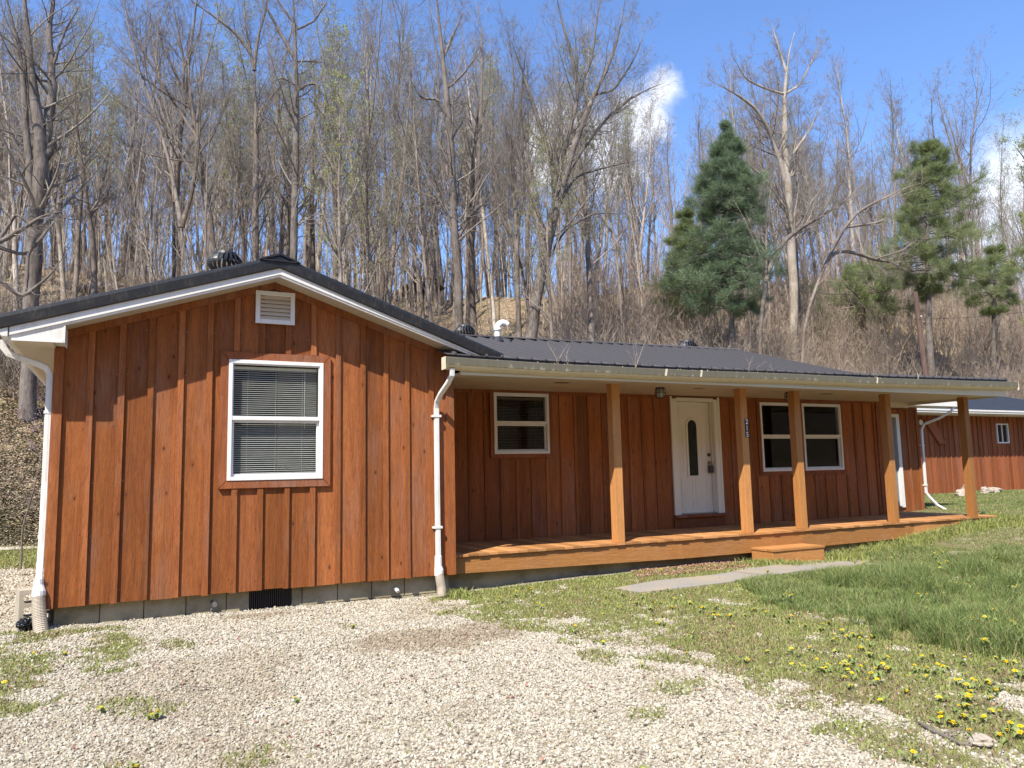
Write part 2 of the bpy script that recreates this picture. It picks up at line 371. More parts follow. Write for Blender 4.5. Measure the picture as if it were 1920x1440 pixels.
def window(x0, x1, z0, z1, y, blind=False, rail=.48, fw=.042, trim=.085, dark=interior_black, proud=.014, double=False, bmat=None):
    """part window (white outer frame) with sashes, glass, blind and brown casing as sub-parts"""
    m = MB()
    def ring(mb, a0, a1, b0, b1, w, ya, yb, wb=None):
        wb = wb or w
        mb.box(a0, a0+w, ya, yb, b0, b1); mb.box(a1-w, a1, ya, yb, b0, b1)
        mb.box(a0+w, a1-w, ya, yb, b0, b0+wb); mb.box(a0+w, a1-w, ya, yb, b1-w, b1)
    ring(m, x0, x1, z0, z1, fw, y-proud-.031, y+.05)
    w_ = m.build('window', whitetrim, house, bevel=.003)
    zr = z1-(z1-z0)*rail; s = MB(); g = MB(); sw = .02
    xa, xb = x0+fw, x1-fw
    ring(s, xa+.001, xb-.001, zr-.002, z1-fw-.001, sw*.55, y-.030, y+.0)            # upper sash in front
    s.box(xa+.001, xb-.001, y-.040, y-.004, zr-.03, zr+.014)                    # meeting rail
    ring(s, xa+.001, xb-.001, z0+fw+.001, zr-.031, sw*1.3, y-.006, y+.025)
    s.build('sash', whitetrim, w_)
    for (a_, b_, yy, c_, d_) in ((xa+.012, xb-.012, y-.016, zr+.01, z1-fw-.01), (xa+.02, xb-.02, y+.010, z0+fw+.02, zr-.03)): g.add([(a_, yy, c_), (b_, yy, c_), (b_, yy, d_), (a_, yy, d_)], [(0, 1, 2, 3)])
    g.build('window_pane', glassm, w_)
    if trim: trim_frame(x0, x1, z0, z1, y, trim, .036, w_, trimwood)
    if blind:
        b = MB(); n = int((z1-z0-.14)/.0235); zt = z1-fw-.055
        b.box(xa+.01, xb-.012, y+.045, y+.075, zt, zt+.032, .8)
        for k in range(n):
            z = zt-.012-k*.0235
            if z < z0+fw+.05: break
            sag = rng.uniform(-.0012, .0012)
            tl = .004+.002*math.sin(k*.5)
            xl, xr, yf, yb_ = xa+.012, xb-.016, y+.048, y+.069
            b.hexa([(xl, yf, z-.004), (xr, yf, z-.004+sag), (xr, yb_, z+.004+sag), (xl, yb_, z+.004), (xl, yf, z-.0012), (xr, yf, z-.0012+sag), (xr, yb_, z+.0058+sag), (xl, yb_, z+.0058)], rng.random())
        for fx in (.18, .5, .81):
            xc = xa+(xb-xa)*fx; b.box(xc-.0012, xc+.0012, y+.043, y+.0455, z0+fw+.05, zt)
        b.box(xa+(xb-xa)*.835, xa+(xb-xa)*.835+.006, y+.040, y+.046, zr-.12, zt)
        b.box(xa+.012, xb-.016, y+.05, y+.07, z0+fw+.022, z0+fw+.042)
        b.build('blind', bmat or blindm, w_)
    return w_
# --- front gable wall
gx = [0.02]+[v-.029 for v in (.349, .634, .909, 1.202, 1.49, 1.77, 2.042, 2.333, 2.618, 2.909, 3.205, 3.488, 3.758, 4.07)]+[4.315]
GW = (1.6577, 2.7001, 1.4663, 2.8073)
gw = clad('gable_wall', gx, 0, .267, lambda x: rtop(x)+.03, [GW], siding, house, brk=2.14, nails=True)
m = MB(); m.box(-.012, .077, -.034, .03, .262, 2.868, .55); m.build('corner_board', siding, gw)
m = MB(); m.box(4.235, 4.34, -.034, .03, .26, 2.93, .5); m.build('corner_board', siding, gw)
m = MB()
for xa, xb in ((.04, 2.14), (2.14, 4.29)):
    n = 5
    za, zb = rtop(xa), rtop(xb)
    m.hexa([(xa+.001, -.0315, za-.085), (xb-.001, -.0315, zb-.085), (xb-.001, -.0005, zb-.085), (xa+.001, -.0005, za-.085), (xa+.001, -.0315, za+.02), (xb-.001, -.0315, zb+.02), (xb-.001, -.0005, zb+.02), (xa+.001, -.0005, za+.02)], .35)
m.build('frieze_board', siding, gw)
window(*GW[:2], *GW[2:], 0, blind=True)
# gable vent
m = MB(); vx0, vx1, vz0, vz1 = 1.93, 2.365, 3.235, 3.612
for a in ((vx0, vx0+.05, vz0, vz1), (vx1-.05, vx1, vz0, vz1), (vx0+.05, vx1-.05, vz0, vz0+.05), (vx0+.05, vx1-.05, vz1-.05, vz1)):
    m.box(a[0], a[1], -.05, -.0225, a[2], a[3])
gv = m.build('gable_vent', whitetrim, house, bevel=.003)
m = MB(); k = 6; hh = (vz1-vz0-.1)/k
for i in range(k):
    z = vz0+.05+i*hh
    m.hexa([(vx0+.052, -.046, z), (vx1-.052, -.046, z), (vx1-.052, -.038, z), (vx0+.052, -.038, z), (vx0+.052, -.026, z+hh*.98), (vx1-.052, -.026, z+hh*.98), (vx1-.052, -.0235, z+hh), (vx0+.052, -.0235, z+hh)])
m.build('louvre', cream, gv)
# --- wing side, back walls and inner room
m = MB()
m.box(.0, .12, .031, 8, .25, 2.9, .4); m.box(.0, 4.3, 8, 8.1, .25, 2.95, .4); m.box(4.215, 4.34, .031, YW+.2, .25, 2.95, .45); m.box(.1, 4.2, .26, 8, .15, .26, .5); m.box(4.4, 14.3, 1.75, 6.5, .15, .28, .5)
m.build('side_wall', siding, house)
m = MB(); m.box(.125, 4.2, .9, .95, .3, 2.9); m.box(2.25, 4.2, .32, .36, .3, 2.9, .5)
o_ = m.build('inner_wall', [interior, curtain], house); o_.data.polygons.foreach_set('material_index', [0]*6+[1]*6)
# --- porch wall
px_b = [4.345]+[5.258+.2655*k for k in range(-3, 14)]
px_b = [4.345]+[x for x in px_b if 4.5 < x < 9.0]
PH = [(5.6608, 6.6223, 1.7691, 2.7123), (9.07, 10.09, .40, 2.70), (11.089, 13.2009, 1.3974, 2.6755)]
px_b += [8.99, 9.06, 10.12]+[10.12+.29*k for k in range(1, 15)]+[14.36]
px_b = sorted(x for x in set(px_b) if x <= 14.36)
pw = clad('porch_wall', px_b, YW, .40, lambda x: 2.80, PH, siding, house, bt=.016, bw=.05)
m = MB(); m.box(14.25, 14.36, YW-.022, YW+.05, .3, 2.8, .3); m.build('corner_board', siding, pw)
m = MB(); m.box(4.345, 4.40, YW-.02, YW, .4, 2.8, .2); m.build('corner_board', siding, pw)
m = MB(); m.box(4.40, 9.03, YW-.019, YW-.0005, 2.70, 2.79, .3); m.box(10.11, 14.24, YW-.019, YW-.0005, 2.715, 2.79, .3); m.build('frieze_board', siding, pw)
window(*PH[0][:2], *PH[0][2:], YW, blind=True, trim=.06, bmat=blindbrown)
mid0, mid1 = 12.075, 12.16
w1 = window(11.089, mid0, 1.3974, 2.6755, YW, trim=0); w2 = window(mid1, 13.2009, 1.3974, 2.6755, YW, trim=0)
m = MB(); m.box(mid0+.001, mid1-.001, YW-.03, YW+.03, 1.3974, 2.6755, .4); m.build('mullion_post', trimwood, w1)
trim_frame(11.089, 13.2009, 1.3974, 2.6755, YW, .07, .026, w1, trimwood)
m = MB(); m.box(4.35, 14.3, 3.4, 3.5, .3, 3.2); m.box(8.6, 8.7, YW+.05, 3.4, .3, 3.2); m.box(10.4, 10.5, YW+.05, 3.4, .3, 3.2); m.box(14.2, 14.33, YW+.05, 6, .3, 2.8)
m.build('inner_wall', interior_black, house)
# --- front door
m = MB()
m.box(9.075, 9.175, YW-.025, YW+.12, .66, 2.70); m.box(10.0, 10.09, YW-.025, YW+.12, .66, 2.70); m.box(9.175, 10.0, YW-.025, YW+.12, 2.66, 2.72)
m.box(9.04, 9.0745, YW-.03, YW-.001, .62, 2.74); m.box(10.091, 10.135, YW-.03, YW-.001, .62, 2.74)
m.box(9.985, 9.9995, YW+.06, YW+.095, .72, 2.655)
dr = m.build('front_door', doorpaint, house, bevel=.003)
sx0, sx1, sy, sz0, sz1 = 9.18, 9.985, YW+.10, .715, 2.655
m = MB(); m.box(sx0, sx1, sy, sy+.045, sz0, sz1)
def emb(x0, x1, z0, z1, w=.012, h=.006):
    m.box(x0, x1, sy-h, sy-.0003, z0, z0+w); m.box(x0, x1, sy-h, sy-.0003, z1-w, z1); m.box(x0, x0+w, sy-h, sy-.0003, z0+w, z1-w); m.box(x1-w, x1, sy-h, sy-.0003, z0+w, z1-w)
cxd = (sx0+sx1)/2
emb(sx0+.12, cxd-.03, 1.0, 1.30); emb(cxd+.03, sx1-.12, 1.0, 1.30); emb(sx0+.12, cxd-.03, .8, .93); emb(cxd+.03, sx1-.12, .8, .93)
emb(sx0+.08, sx0+.2, 1.45, 2.2); emb(sx1-.2, sx1-.08, 1.45, 2.2); emb(sx0+.12, sx1-.12, 2.42, 2.56)
m.build('door_slab', doorpaint, dr)
gx0, gx1 = atx(1282, 840, sy), atx(1303, 840, sy); gx0 = cxd-.10; gx1 = cxd+.10
gz0, gz1 = 1.36, 2.34
def arch(x0, x1, z0, z1, n=12):
    r = (x1-x0)/2; c = (x0+x1)/2; zz = z1-r
    return [(x0, z0), (x1, z0)]+[(c+r*math.cos(PI*k/n), zz+r*math.sin(PI*k/n)) for k in range(n+1)]
oa, ia = arch(gx0-.035, gx1+.035, gz0-.035, gz1+.035), arch(gx0, gx1, gz0, gz1)
m = MB(); n = len(oa)
v = [(x, sy-.018, z) for x, z in oa]+[(x, sy-.018, z) for x, z in ia]+[(x, sy-.001, z) for x, z in oa]+[(x, sy-.001, z) for x, z in ia]
f = []
for i in range(n):
    j = (i+1) % n; f += [(i, j, j+n, i+n), (i, i+2*n, j+2*n, j), (i+n, j+n, j+3*n, i+3*n)]
m.add(v, f); m.build('lite_frame', doorpaint, dr)
m = MB(); m.slab_xz(ia, sy-.006, sy-.002)
darkglass = Mat('dark_leaded_glass', .12, .15); n_ = darkglass.noise(darkglass.coord((60, 1, 30), False), 1, 3, .6)
darkglass.color(darkglass.ramp(n_, [(.35, (.008, .009, .007)), (.7, (.035, .04, .03))])); darkglass.bump(n_, .4, .003)
m.build('door_glass', darkglass.m, dr)
m = MB(); hx = sx1-.055
m.tube([(hx, sy-.03, 1.72), (hx, sy, 1.72)], .03, 14); m.build('deadbolt', darkbronze, dr)
m = MB(); m.tube([(hx, sy-.06, 1.58), (hx, sy-.03, 1.58), (hx, sy, 1.58)], [.028, .03, .014], 14); m.build('door_knob', brass, dr)
m = MB(); m.box(hx-.04, hx+.04, sy-.075, sy-.03, 1.40, 1.53); m.tube([(hx-.022, sy-.05, 1.53), (hx-.022, sy-.05, 1.60), (hx+.022, sy-.05, 1.60), (hx+.022, sy-.05, 1.53)], .005, 6)
m.build('key_lockbox', darkbronze, dr, bevel=.008)
m = MB(); m.box(9.02, 10.15, YW-.09, YW+.10, .655, .70, .4); m.box(9.02, 10.15, YW-.032, YW-.0005, .48, .655, .15); m.build('door_sill', [trimwood], dr)
m = MB(); m.box(9.18, 9.985, YW+.02, YW+.099, .7005, .712); m.build('threshold', steel, dr)
# --- porch deck
DF = .1278; DZ = .478; DX1 = 15.46
m = MB(); x = 4.29
while x < DX1:
    w = .14; e = rng.uniform(-.006, .008); dz = rng.uniform(-.0025, .0025)
    m.box(x, min(x+w-.005, DX1+.02), DF-.03+e, YW-.001 if x < 14.3 else 3.1, DZ-.03+dz, DZ+dz, rng.random()); x += w
dk = m.build('porch_deck', deckboard, house)
m = MB()
xs_ = [4.30, 8.0, 9.85, 13.1, DX1-.03]
fb = [.245, .185, .185, .2, .2]
for i in range(4):
    a, b = xs_[i]+.002, xs_[i+1]-.002
    m.hexa([(a, DF, fb[i]), (b, DF, fb[i+1]), (b, DF+.038, fb[i+1]), (a, DF+.038, fb[i]), (a, DF, DZ-.033), (b, DF, DZ-.033), (b, DF+.038, DZ-.033), (a, DF+.038, DZ-.033)], rng.random())
m.box(DX1-.03, DX1+.008, DF+.04, 3.1, .2, DZ-.033, .5)
m.build('deck_fascia', deckwood, dk)
m = MB()
m.box(4.3, 15.4, 1.2, 1.24, .1, DZ-.04, .1); m.build('deck_pier', deckwood, dk)
# --- posts
pxs = [6.8396, 9.2449, 10.4046, 12.6179, 14.8177]
for i, x in enumerate(pxs):
    m = MB(); wdt = .135; y0 = DF+.005; tz = 2.72
    j = .006 if i else 0
    m.box(x, x+wdt, y0, y0+.135, DZ+.001, tz, rng.random())
    p = m.build('porch_post', postwood, house, bevel=.006, loc=(0, 0, 0)); p.location = (0, 0, 0)
    p['group'] = 'square porch posts'
    if i == 1: post2 = p
def number_plate(ch, x0, x1, z0, z1, y, parent):
    m = MB(); m.box(x0, x1, y-.004, y, z0, z1); pl = m.build('number_plate', blackplastic, parent)
    fc = bpy.data.curves.new('digit', 'FONT'); fc.body = ch; fc.size = (z1-z0)*1.12; fc.extrude = .0008; fc.align_x = 'CENTER'; fc.offset = .0016
    to = bpy.data.objects.new('digit', fc); COL.objects.link(to)
    bpy.context.view_layer.update()
    me = bpy.data.meshes.new_from_object(to); bpy.data.objects.remove(to)
    me.materials.clear(); me.materials.append(numwhite)
    o = bpy.data.objects.new('digit', me); COL.objects.link(o)
    o.matrix_world = Matrix.Translation(((x0+x1)/2, y-.0058, z0+(z1-z0)*.12)) @ Matrix.Rotation(PI/2, 4, 'X')
    me.transform(o.matrix_world); o.matrix_world = Matrix.Identity(4); 
    # digit belongs to its plate: join meshes so that the plate stays one sub-part
    import bmesh
    b = bmesh.new(); b.from_mesh(pl.data); nf = len(b.faces); b.from_mesh(me); b.faces.ensure_lookup_table()
    for f in b.faces[nf:]: f.material_index = 1
    b.to_mesh(pl.data); b.free(); pl.data.materials.append(numwhite); bpy.data.objects.remove(o)
    pl['label'] = 'black house number plate reading '+ch
for k, ch in enumerate('215'):
    zt = 2.246-k*.1; number_plate(ch, 9.312, 9.385, zt-.096, zt, DF+.003, post2)
# --- step
m = MB(); sx_0, sx_1 = 9.30, 10.36; s0, s1 = -.33, DF-.002
m.box(sx_0, sx_1, s0+.015, s1, -.05, .225, .5); m.box(sx_0-.01, sx_1+.01, s0, s0+.14, .228, .262, .3); m.box(sx_0-.01, sx_1+.01, s0+.145, s0+.29, .228, .262, .7); m.box(sx_0-.01, sx_1+.01, s0+.295, s1-.002, .228, .262, .5)
m.build('porch_step', deckwood, house, bevel=.003)
# --- foundation
m = MB(); bz = lambda x, y: gz(x, y)-.12
x = .07; m.box(.10, 1.90, .125, .25, -.3, .26, .3); m.box(2.42, 4.3, .125, .25, -.3, .26, .3)
for row, (za, zb) in enumerate(((-.16, .038), (.046, .262))):
    x = .08-(.2 if row == 0 else 0)
    while x < 4.28:
        a, b = max(x, .08), min(x+.395, 4.29)
        for c, d in ((a, min(b, 1.93)), (max(a, 2.393), b)):
            if d-c > .03: m.box(c, d, .10, .2, za, zb, rng.random())
        x += .405
fd = m.build('foundation', blockm, house, bevel=.003)
m = MB(); m.box(4.31, 15.2, .30, .42, -.1, .30, .3); m.box(14.4, 17.72, 3.25, 3.35, .0, .42, .3); m.build('porch_foundation', blockm, fd)
m = MB(); m.box(1.935, 2.39, .16, .18, -.15, .262)
for k in range(20):
    x = 1.94+k*.0226; m.box(x, x+.011, .115, .16, -.15, .26)
m.build('crawlspace_vent', ventblack, fd)
def atp(px, py, y): return at(px, py, 1, y)
q = atp(743, 1105, .06); m = MB(); m.tube([(q[0], .14, q[2]), (q[0], .02, q[2]-.005), (q[0], .0, q[2]-.02)], .022, 12); m.build('drain_stub', pvc, fd)
q = atp(402, 1132, .03); m = MB(); m.tube([(q[0]-.03, .12, q[2]+.02), (q[0]-.01, .05, q[2]+.005)], .013, 8); m.tube([(q[0], .06, q[2]), (q[0], -.01, q[2]-.005)], .026, 10)
m.tube([(q[0], .06, q[2]-.02), (q[0]-.03, .05, q[2]-.06), (q[0]-.04, .05, gz(q[0], .05)-.02)], .004, 5); m.build('hose_bib', steel, fd)
# --- wing roof
def zr(x): return 3.936-.3316*(2.13-x) if x < 2.13 else 3.936-.354*(x-2.13)
def slope_prism(mb, xs, z_off0, z_off1, y0, y1, tone=.5, zf=zr):
    for a, b in zip(xs[:-1], xs[1:]):
        mb.hexa([(a, y0, zf(a)+z_off0), (b, y0, zf(b)+z_off0), (b, y1, zf(b)+z_off0), (a, y1, zf(a)+z_off0),
                 (a, y0, zf(a)+z_off1), (b, y0, zf(b)+z_off1), (b, y1, zf(b)+z_off1), (a, y1, zf(a)+z_off1)], tone)
m = MB(); slope_prism(m, [-.47, 2.13, 4.88], -.06, -.022, -.375, 8.2)
y = -.2
while y < 8.1: slope_prism(m, [-.475, 2.12, 4.885], -.0215, -.002, y, y+.035); y += .23
wr = m.build('wing_roof', roofmetal, house)
m = MB()   # black rake trim with rolled face
prof = [(-.375, .004), (-.398, .008), (-.412, -.002), (-.416, -.03), (-.412, -.125), (-.398, -.137), (-.375, -.135)]
for xa, xb in ((-.455, 2.13), (2.13, 4.865)):
    za, zb = zr(xa), zr(xb); v = [(xa, y, za+dz) for y, dz in prof]+[(xb, y, zb+dz) for y, dz in prof]; n = len(prof)
    m.add(v, [(i, i+1, i+1+n, i+n) for i in range(n-1)]+[tuple(range(n-1, -1, -1)), tuple(range(n, 2*n)), (n-1, 0, n, 2*n-1)])
m.build('rake_trim', blackmetal, wr)
m = MB()   # ridge cap
for s in (-1, 1):
    xe = 2.13+s*.22; m.hexa([(2.13, -.43, zr(2.13)+.004), (xe, -.43, zr(xe)+.004), (xe, 8.2, zr(xe)+.004), (2.13, 8.2, zr(2.13)+.004),
            (2.13, -.43, zr(2.13)+.032), (xe, -.43, zr(xe)+.02), (xe, 8.2, zr(xe)+.02), (2.13, 8.2, zr(2.13)+.032)])
m.box(1.95, 2.31, -.432, -.418, zr(2.13)-.07, zr(1.95)+.004)
m.build('ridge_cap', blackmetal, wr)
# white fascia below rake trim, soffit between fascia and wall
def frake(x): return 3.738-.335*abs(x-2.135)
m = MB()
for xa, xb in ((-.36, 2.135), (2.135, 4.62)):
    for (ya, yb, o0, o1) in ((-.385, -.36, -.005, .12), (-.372, -.345, -.03, -.004)):
        m.hexa([(xa, ya, frake(xa)+o0), (xb, ya, frake(xb)+o0), (xb, yb, frake(xb)+o0), (xa, yb, frake(xa)+o0), (xa, ya, frake(xa)+o1), (xb, ya, frake(xb)+o1), (xb, yb, frake(xb)+o1), (xa, yb, frake(xa)+o1)])
fa = m.build('rake_fascia', white, house)
m = MB()
for xa, xb in ((-.36, 2.14), (2.14, 4.62)):
    m.hexa([(xa, -.345, rtop(xa)-.014), (xb, -.345, rtop(xb)-.014), (xb, .028, rtop(xb)), (xa, .028, rtop(xa)), (xa, -.345, rtop(xa)+.01), (xb, -.345, rtop(xb)+.01), (xb, .028, rtop(xb)+.02), (xa, .028, rtop(xa)+.02)])
m.build('rake_soffit', soffit_x, fa)
# left boxed eave return
m = MB(); m.slab_xz([(-.345, 2.872), (.085, 2.862), (.085, frake(.085)-.008), (-.345, frake(-.345)-.006)], -.367, .0, .5)
m.box(-.345, .084, -.374, -.3675, 2.848, 2.872); m.box(.085, .10, -.372, -.001, 2.85, 3.02)
eb = m.build('eave_box', white, house)
m = MB(); m.box(-.345, -.0, -.366, 8.0, 2.846, 2.8615); m.build('eave_soffit', soffit_y, eb)
m = MB(); m.box(-.372, -.346, -.35, 8.1, 2.85, 3.0); m.build('eave_fascia', white, eb)
# left gutter (runs back along the eave) and its downspout
m = MB(); v = []; prof = [(-.373, 3.01), (-.373, 2.885), (-.42, 2.885), (-.455, 2.93), (-.49, 2.96), (-.49, 3.02), (-.483, 3.02), (-.483, 2.965), (-.44, 2.92), (-.415, 2.895), (-.38, 2.895), (-.38, 3.01)]
m.slab_xz([(a, b) for a, b in prof[::-1]], -.385, 8.0); m.slab_xz([(-.373, 2.885), (-.42, 2.885), (-.455, 2.93), (-.49, 2.96), (-.49, 3.01), (-.373, 3.01)][::-1], -.392, -.386)
lg = m.build('gutter', white, house); lg['label'] = 'white gutter along the left eave of the gable wing'
def downspout(pts, ncorr=9, w=.062, d=.045, name='downspout'):
    """rectangular corrugated downspout along a path"""
    m = MB(); P = [Vector(p) for p in pts]
    dense = []
    for i in range(len(P)-1):
        k = max(1, int((P[i+1]-P[i]).length/.4)); dense += [P[i].lerp(P[i+1], j/k) for j in range(k)]
    dense.append(P[-1])
    n = 24; prof = []
    for k in range(n):
        a = 2*PI*k/n; c, s = math.cos(a), math.sin(a); e = .35
        x = math.copysign(abs(c)**e, c)*w/2; y = math.copysign(abs(s)**e, s)*d/2
        if k % 2: x *= .95; y *= .93
        prof.append((x, y))
    v = []
    for i, p in enumerate(dense):
        t = (dense[min(i+1, len(dense)-1)]-dense[max(i-1, 0)]).normalized()
        u = Vector((1, 0, 0)); u = (u-t*u.dot(t)); u = u.normalized() if u.length > .25 else Vector((0, 1, 0)); w_ = t.cross(u).normalized()
        v += [p+u*x+w_*y for x, y in prof]
    f = [(i*n+k, i*n+(k+1) % n, (i+1)*n+(k+1) % n, (i+1)*n+k) for i in range(len(dense)-1) for k in range(n)]
    m.add(v, f+[tuple(range(n-1, -1, -1)), tuple(range(len(v)-n, len(v)))]); return m
def flex(pts, r0, r1):
    m = MB(); P = [Vector(p) for p in pts]; k = 60; out_ = []
    def cr(t):
        t = t*(len(P)-1); i = min(int(t), len(P)-2); return P[i].lerp(P[i+1], t-i)
    for j in range(k):
        out_.append(sum((cr(min(1, max(0, j/(k-1)+e))) for e in (-.12, -.06, 0, .06, .12)), Vector())/5)
    m.tube(out_, [(r0+(r1-r0)*j/k)*(1.0 if j % 2 else .93) for j in range(k)], 16); return m
ld = downspout([(-.452, -.06, 2.90), (-.44, -.05, 2.82), (-.40, -.045, 2.765), (-.30, -.04, 2.725), (-.17, -.02, 2.685), (-.08, .0, 2.645), (-.045, .01, 2.58), (-.043, .02, 2.3), (-.043, .02, 1.5), (-.045, .0, .9), (-.05, -.03, .52)]).build('downspout', white, house)
ld['label'] = 'white downspout at the left corner of the gable wing'
for z in (2.18, .95):
    m = MB(); m.box(-.082, .0, -.006, .0475, z, z+.03); m.build('strap', white, ld)
m = MB(); m.tube([(-.05, -.03, .56), (-.05, -.03, .50), (-.045, -.045, .44), (-.045, -.045, .40)], [.042, .045, .06, .06], 14); m.build('adapter', pvc, ld)
flex([(-.045, -.045, .42), (-.04, -.06, .30), (-.02, -.10, .15), (.02, -.18, -.04)], .058, .07).build('flexible_pipe', flexpipe, ld, smooth=False)
# --- main roof
RY, RZ0, RZ1 = 3.3, 3.885, 3.965
EY = -.43
gutk = [(4.0, 2.884), (5.549, 2.865), (7.246, 2.864), (9.228, 2.886), (12.092, 2.901), (15.5, 2.955)]
def gutz(x): return float(np.interp(x, [a for a, b in gutk], [b for a, b in gutk]))
def eavz(x): return gutz(x)+.05
m = MB()
def rfz(u, y):   # u = 0..1 along the ridge; front slope point
    xe = 4.1+u*(11.25-4.1); xr = 4.1+u*(12.19-4.1); t = (y-EY)/(RY-EY); x = xe+(xr-xe)*t
    ze = eavz(xe); zr_ = RZ0+(RZ1-RZ0)*max(0, (xr-6.5)/5.7); return (x, y, ze+(zr_-ze)*t)
K = 34
def add3(p, dz): return (p[0], p[1], p[2]+dz)
for i in range(K):
    a, b = i/K, (i+1)/K; P = [rfz(a, EY), rfz(b, EY), rfz(b, RY), rfz(a, RY)]
    m.hexa([add3(p, -.008) for p in P]+P, .5)
    c = (i+.5)/K; d = .0022
    P = [rfz(c-d, EY-.012), rfz(c+d, EY-.012), rfz(c+d, RY), rfz(c-d, RY)]; T = [rfz(c-d*.5, EY-.012), rfz(c+d*.5, EY-.012), rfz(c+d*.5, RY), rfz(c-d*.5, RY)]
    m.hexa([add3(p, .0005) for p in P]+[add3(p, .030) for p in T], .5)
# back slope and low-slope extension over the far end of the porch
m.hexa([(4.1, RY, 3.80), (12.19, RY, 3.90), (12.19, 7.4, 2.85), (4.1, 7.4, 2.8), (4.1, RY, 3.86), (12.19, RY, 3.96), (12.19, 7.4, 2.9), (4.1, 7.4, 2.85)])
def lz(x, y): return eavz(x)+.085*(y-EY)
XE = 15.33; k = 18
for i in range(k):
    a = 11.2+(XE-11.2)*i/k; b = 11.2+(XE-11.2)*(i+1)/k
    m.hexa([(a, EY, lz(a, EY)-.008), (b, EY, lz(b, EY)-.008), (b, 2.6, lz(b, 2.6)-.008), (a, 2.6, lz(a, 2.6)-.008), (a, EY, lz(a, EY)), (b, EY, lz(b, EY)), (b, 2.6, lz(b, 2.6)), (a, 2.6, lz(a, 2.6))])
    c = (a+b)/2
    m.hexa([(c-.02, EY-.012, lz(c, EY)), (c+.02, EY-.012, lz(c, EY)), (c+.02, 2.6, lz(c, 2.6)), (c-.02, 2.6, lz(c, 2.6)), (c-.01, EY-.012, lz(c, EY)+.032), (c+.01, EY-.012, lz(c, EY)+.032), (c+.01, 2.6, lz(c, 2.6)+.02), (c-.01, 2.6, lz(c, 2.6)+.02)])
# roof of the set-back end section
k = 10
for i in range(k):
    a = 12.2+(18.2-12.2)*i/k; b = 12.2+(18.2-12.2)*(i+1)/k
    m.hexa([(a, 2.62, 2.88), (b, 2.62, 2.88), (b, 6.4, 3.25), (a, 6.4, 3.25), (a, 2.62, 2.92), (b, 2.62, 2.92), (b, 6.4, 3.29), (a, 6.4, 3.29)])
mr = m.build('main_roof', roofmetal, house)
m = MB()
for i in range(22):
    a = 4.15+(15.3-4.15)*i/22; b = 4.15+(15.3-4.15)*(i+1)/22; m.hexa([(a, EY+.012, gutz(a)-.02), (b, EY+.012, gutz(b)-.02), (b, EY+.04, gutz(b)-.02), (a, EY+.04, gutz(a)-.02), (a, EY+.012, eavz(a)-.009), (b, EY+.012, eavz(b)-.009), (b, EY+.04, eavz(b)-.009), (a, EY+.04, eavz(a)-.009)])
m.build('eave_shadow_strip', ventblack, mr)  # black strip painted in as the shadow gap between roof edge and gutter
m = MB()
for s in (-1, 1):
    ye = RY+s*.17; dz = -.045
    m.hexa([(4.3, ye, RZ0+.0+dz+.012), (12.19, ye, RZ1+dz+.012), (12.19, RY, RZ1+.012), (4.3, RY, RZ0+.012-.02), (4.3, ye, RZ0+dz+.03), (12.19, ye, RZ1+dz+.03), (12.19, RY, RZ1+.035), (4.3, RY, RZ0+.015)][:8])
m.build('ridge_cap', roofmetal, mr)
def dome_vent(c, r, parent, h=.9):
    m = MB(); m.tube([(c[0], c[1], c[2]-.25), (c[0], c[1], c[2])], r*.62, 20)
    n = 20; k = 9
    for j in range(n):     # curved vanes
        a0 = 2*PI*j/n; v = []
        for i in range(k+1):
            ph = i/k; rr = r*(.62+.38*math.sin(PI*min(1, ph*1.02))) if ph < .93 else r*.62*(1-(ph-.93)/.07*.25)
            z = c[2]+ph*r*2*h*.62; tw = a0+ph*.25
            v += [(c[0]+rr*math.cos(tw), c[1]+rr*math.sin(tw), z), (c[0]+rr*.93*math.cos(tw+.20), c[1]+rr*.93*math.sin(tw+.20), z)]
        m.add(v, [(2*i, 2*i+1, 2*i+3, 2*i+2) for i in range(k)])
    zt = c[2]+r*2*h*.62; m.tube([(c[0], c[1], zt-.02), (c[0], c[1], zt+.012), (c[0], c[1], zt+.03)], [r*.66, r*.62, r*.2], 20)
    return m.build('roof_vent', ventblack, parent, smooth=False)
q = at(422, 492, 1, .75); dome_vent((q[0], .75, 3.985), .21, wr)
q = at(871, 618, 1, 4.0); dome_vent((q[0], 4.0, q[2]-.16), .20, mr)
q = at(1288, 648, 1, 4.0); dome_vent((q[0], 4.0, q[2]-.16), .22, mr)
q = at(933, 634, 1, 2.6); bx, by, bzz = q[0], 2.6, eavz(q[0])+(RZ0-2.88)*(2.6-EY)/(RY-EY)
k_ = (at(935, 604, 1, 2.6)[2])
m = MB(); r = .052
arc = [(bx, by, bzz-.1), (bx, by, k_-.11)]+[(bx+.10-.10*math.cos(a), by-.03*math.sin(a/2), k_-.11+.10*math.sin(a)) for a in (.4, .8, 1.2, 1.57, 2.0, 2.4)]
m.tube(arc, [r]*2+[r*1.04]*6, 16, cap=False); m.tube([(bx, by, k_-.16), (bx, by, k_-.10)], r*1.13, 16)
pp = m.build('plumbing_vent_pipe', pvc, mr, smooth=True)
m = MB(); e_ = Vector(arc[-1]); d_ = (Vector(arc[-1])-Vector(arc[-2])).normalized(); m.tube([e_-d_*.02, e_-d_*.005], r*.98, 16); m.build('pipe_mouth', blackplastic, pp)
m = MB(); m.tube([(bx, by, bzz-.04), (bx, by, bzz+.05)], [.13, .06], 16); m.build('pipe_boot', ventblack, mr)
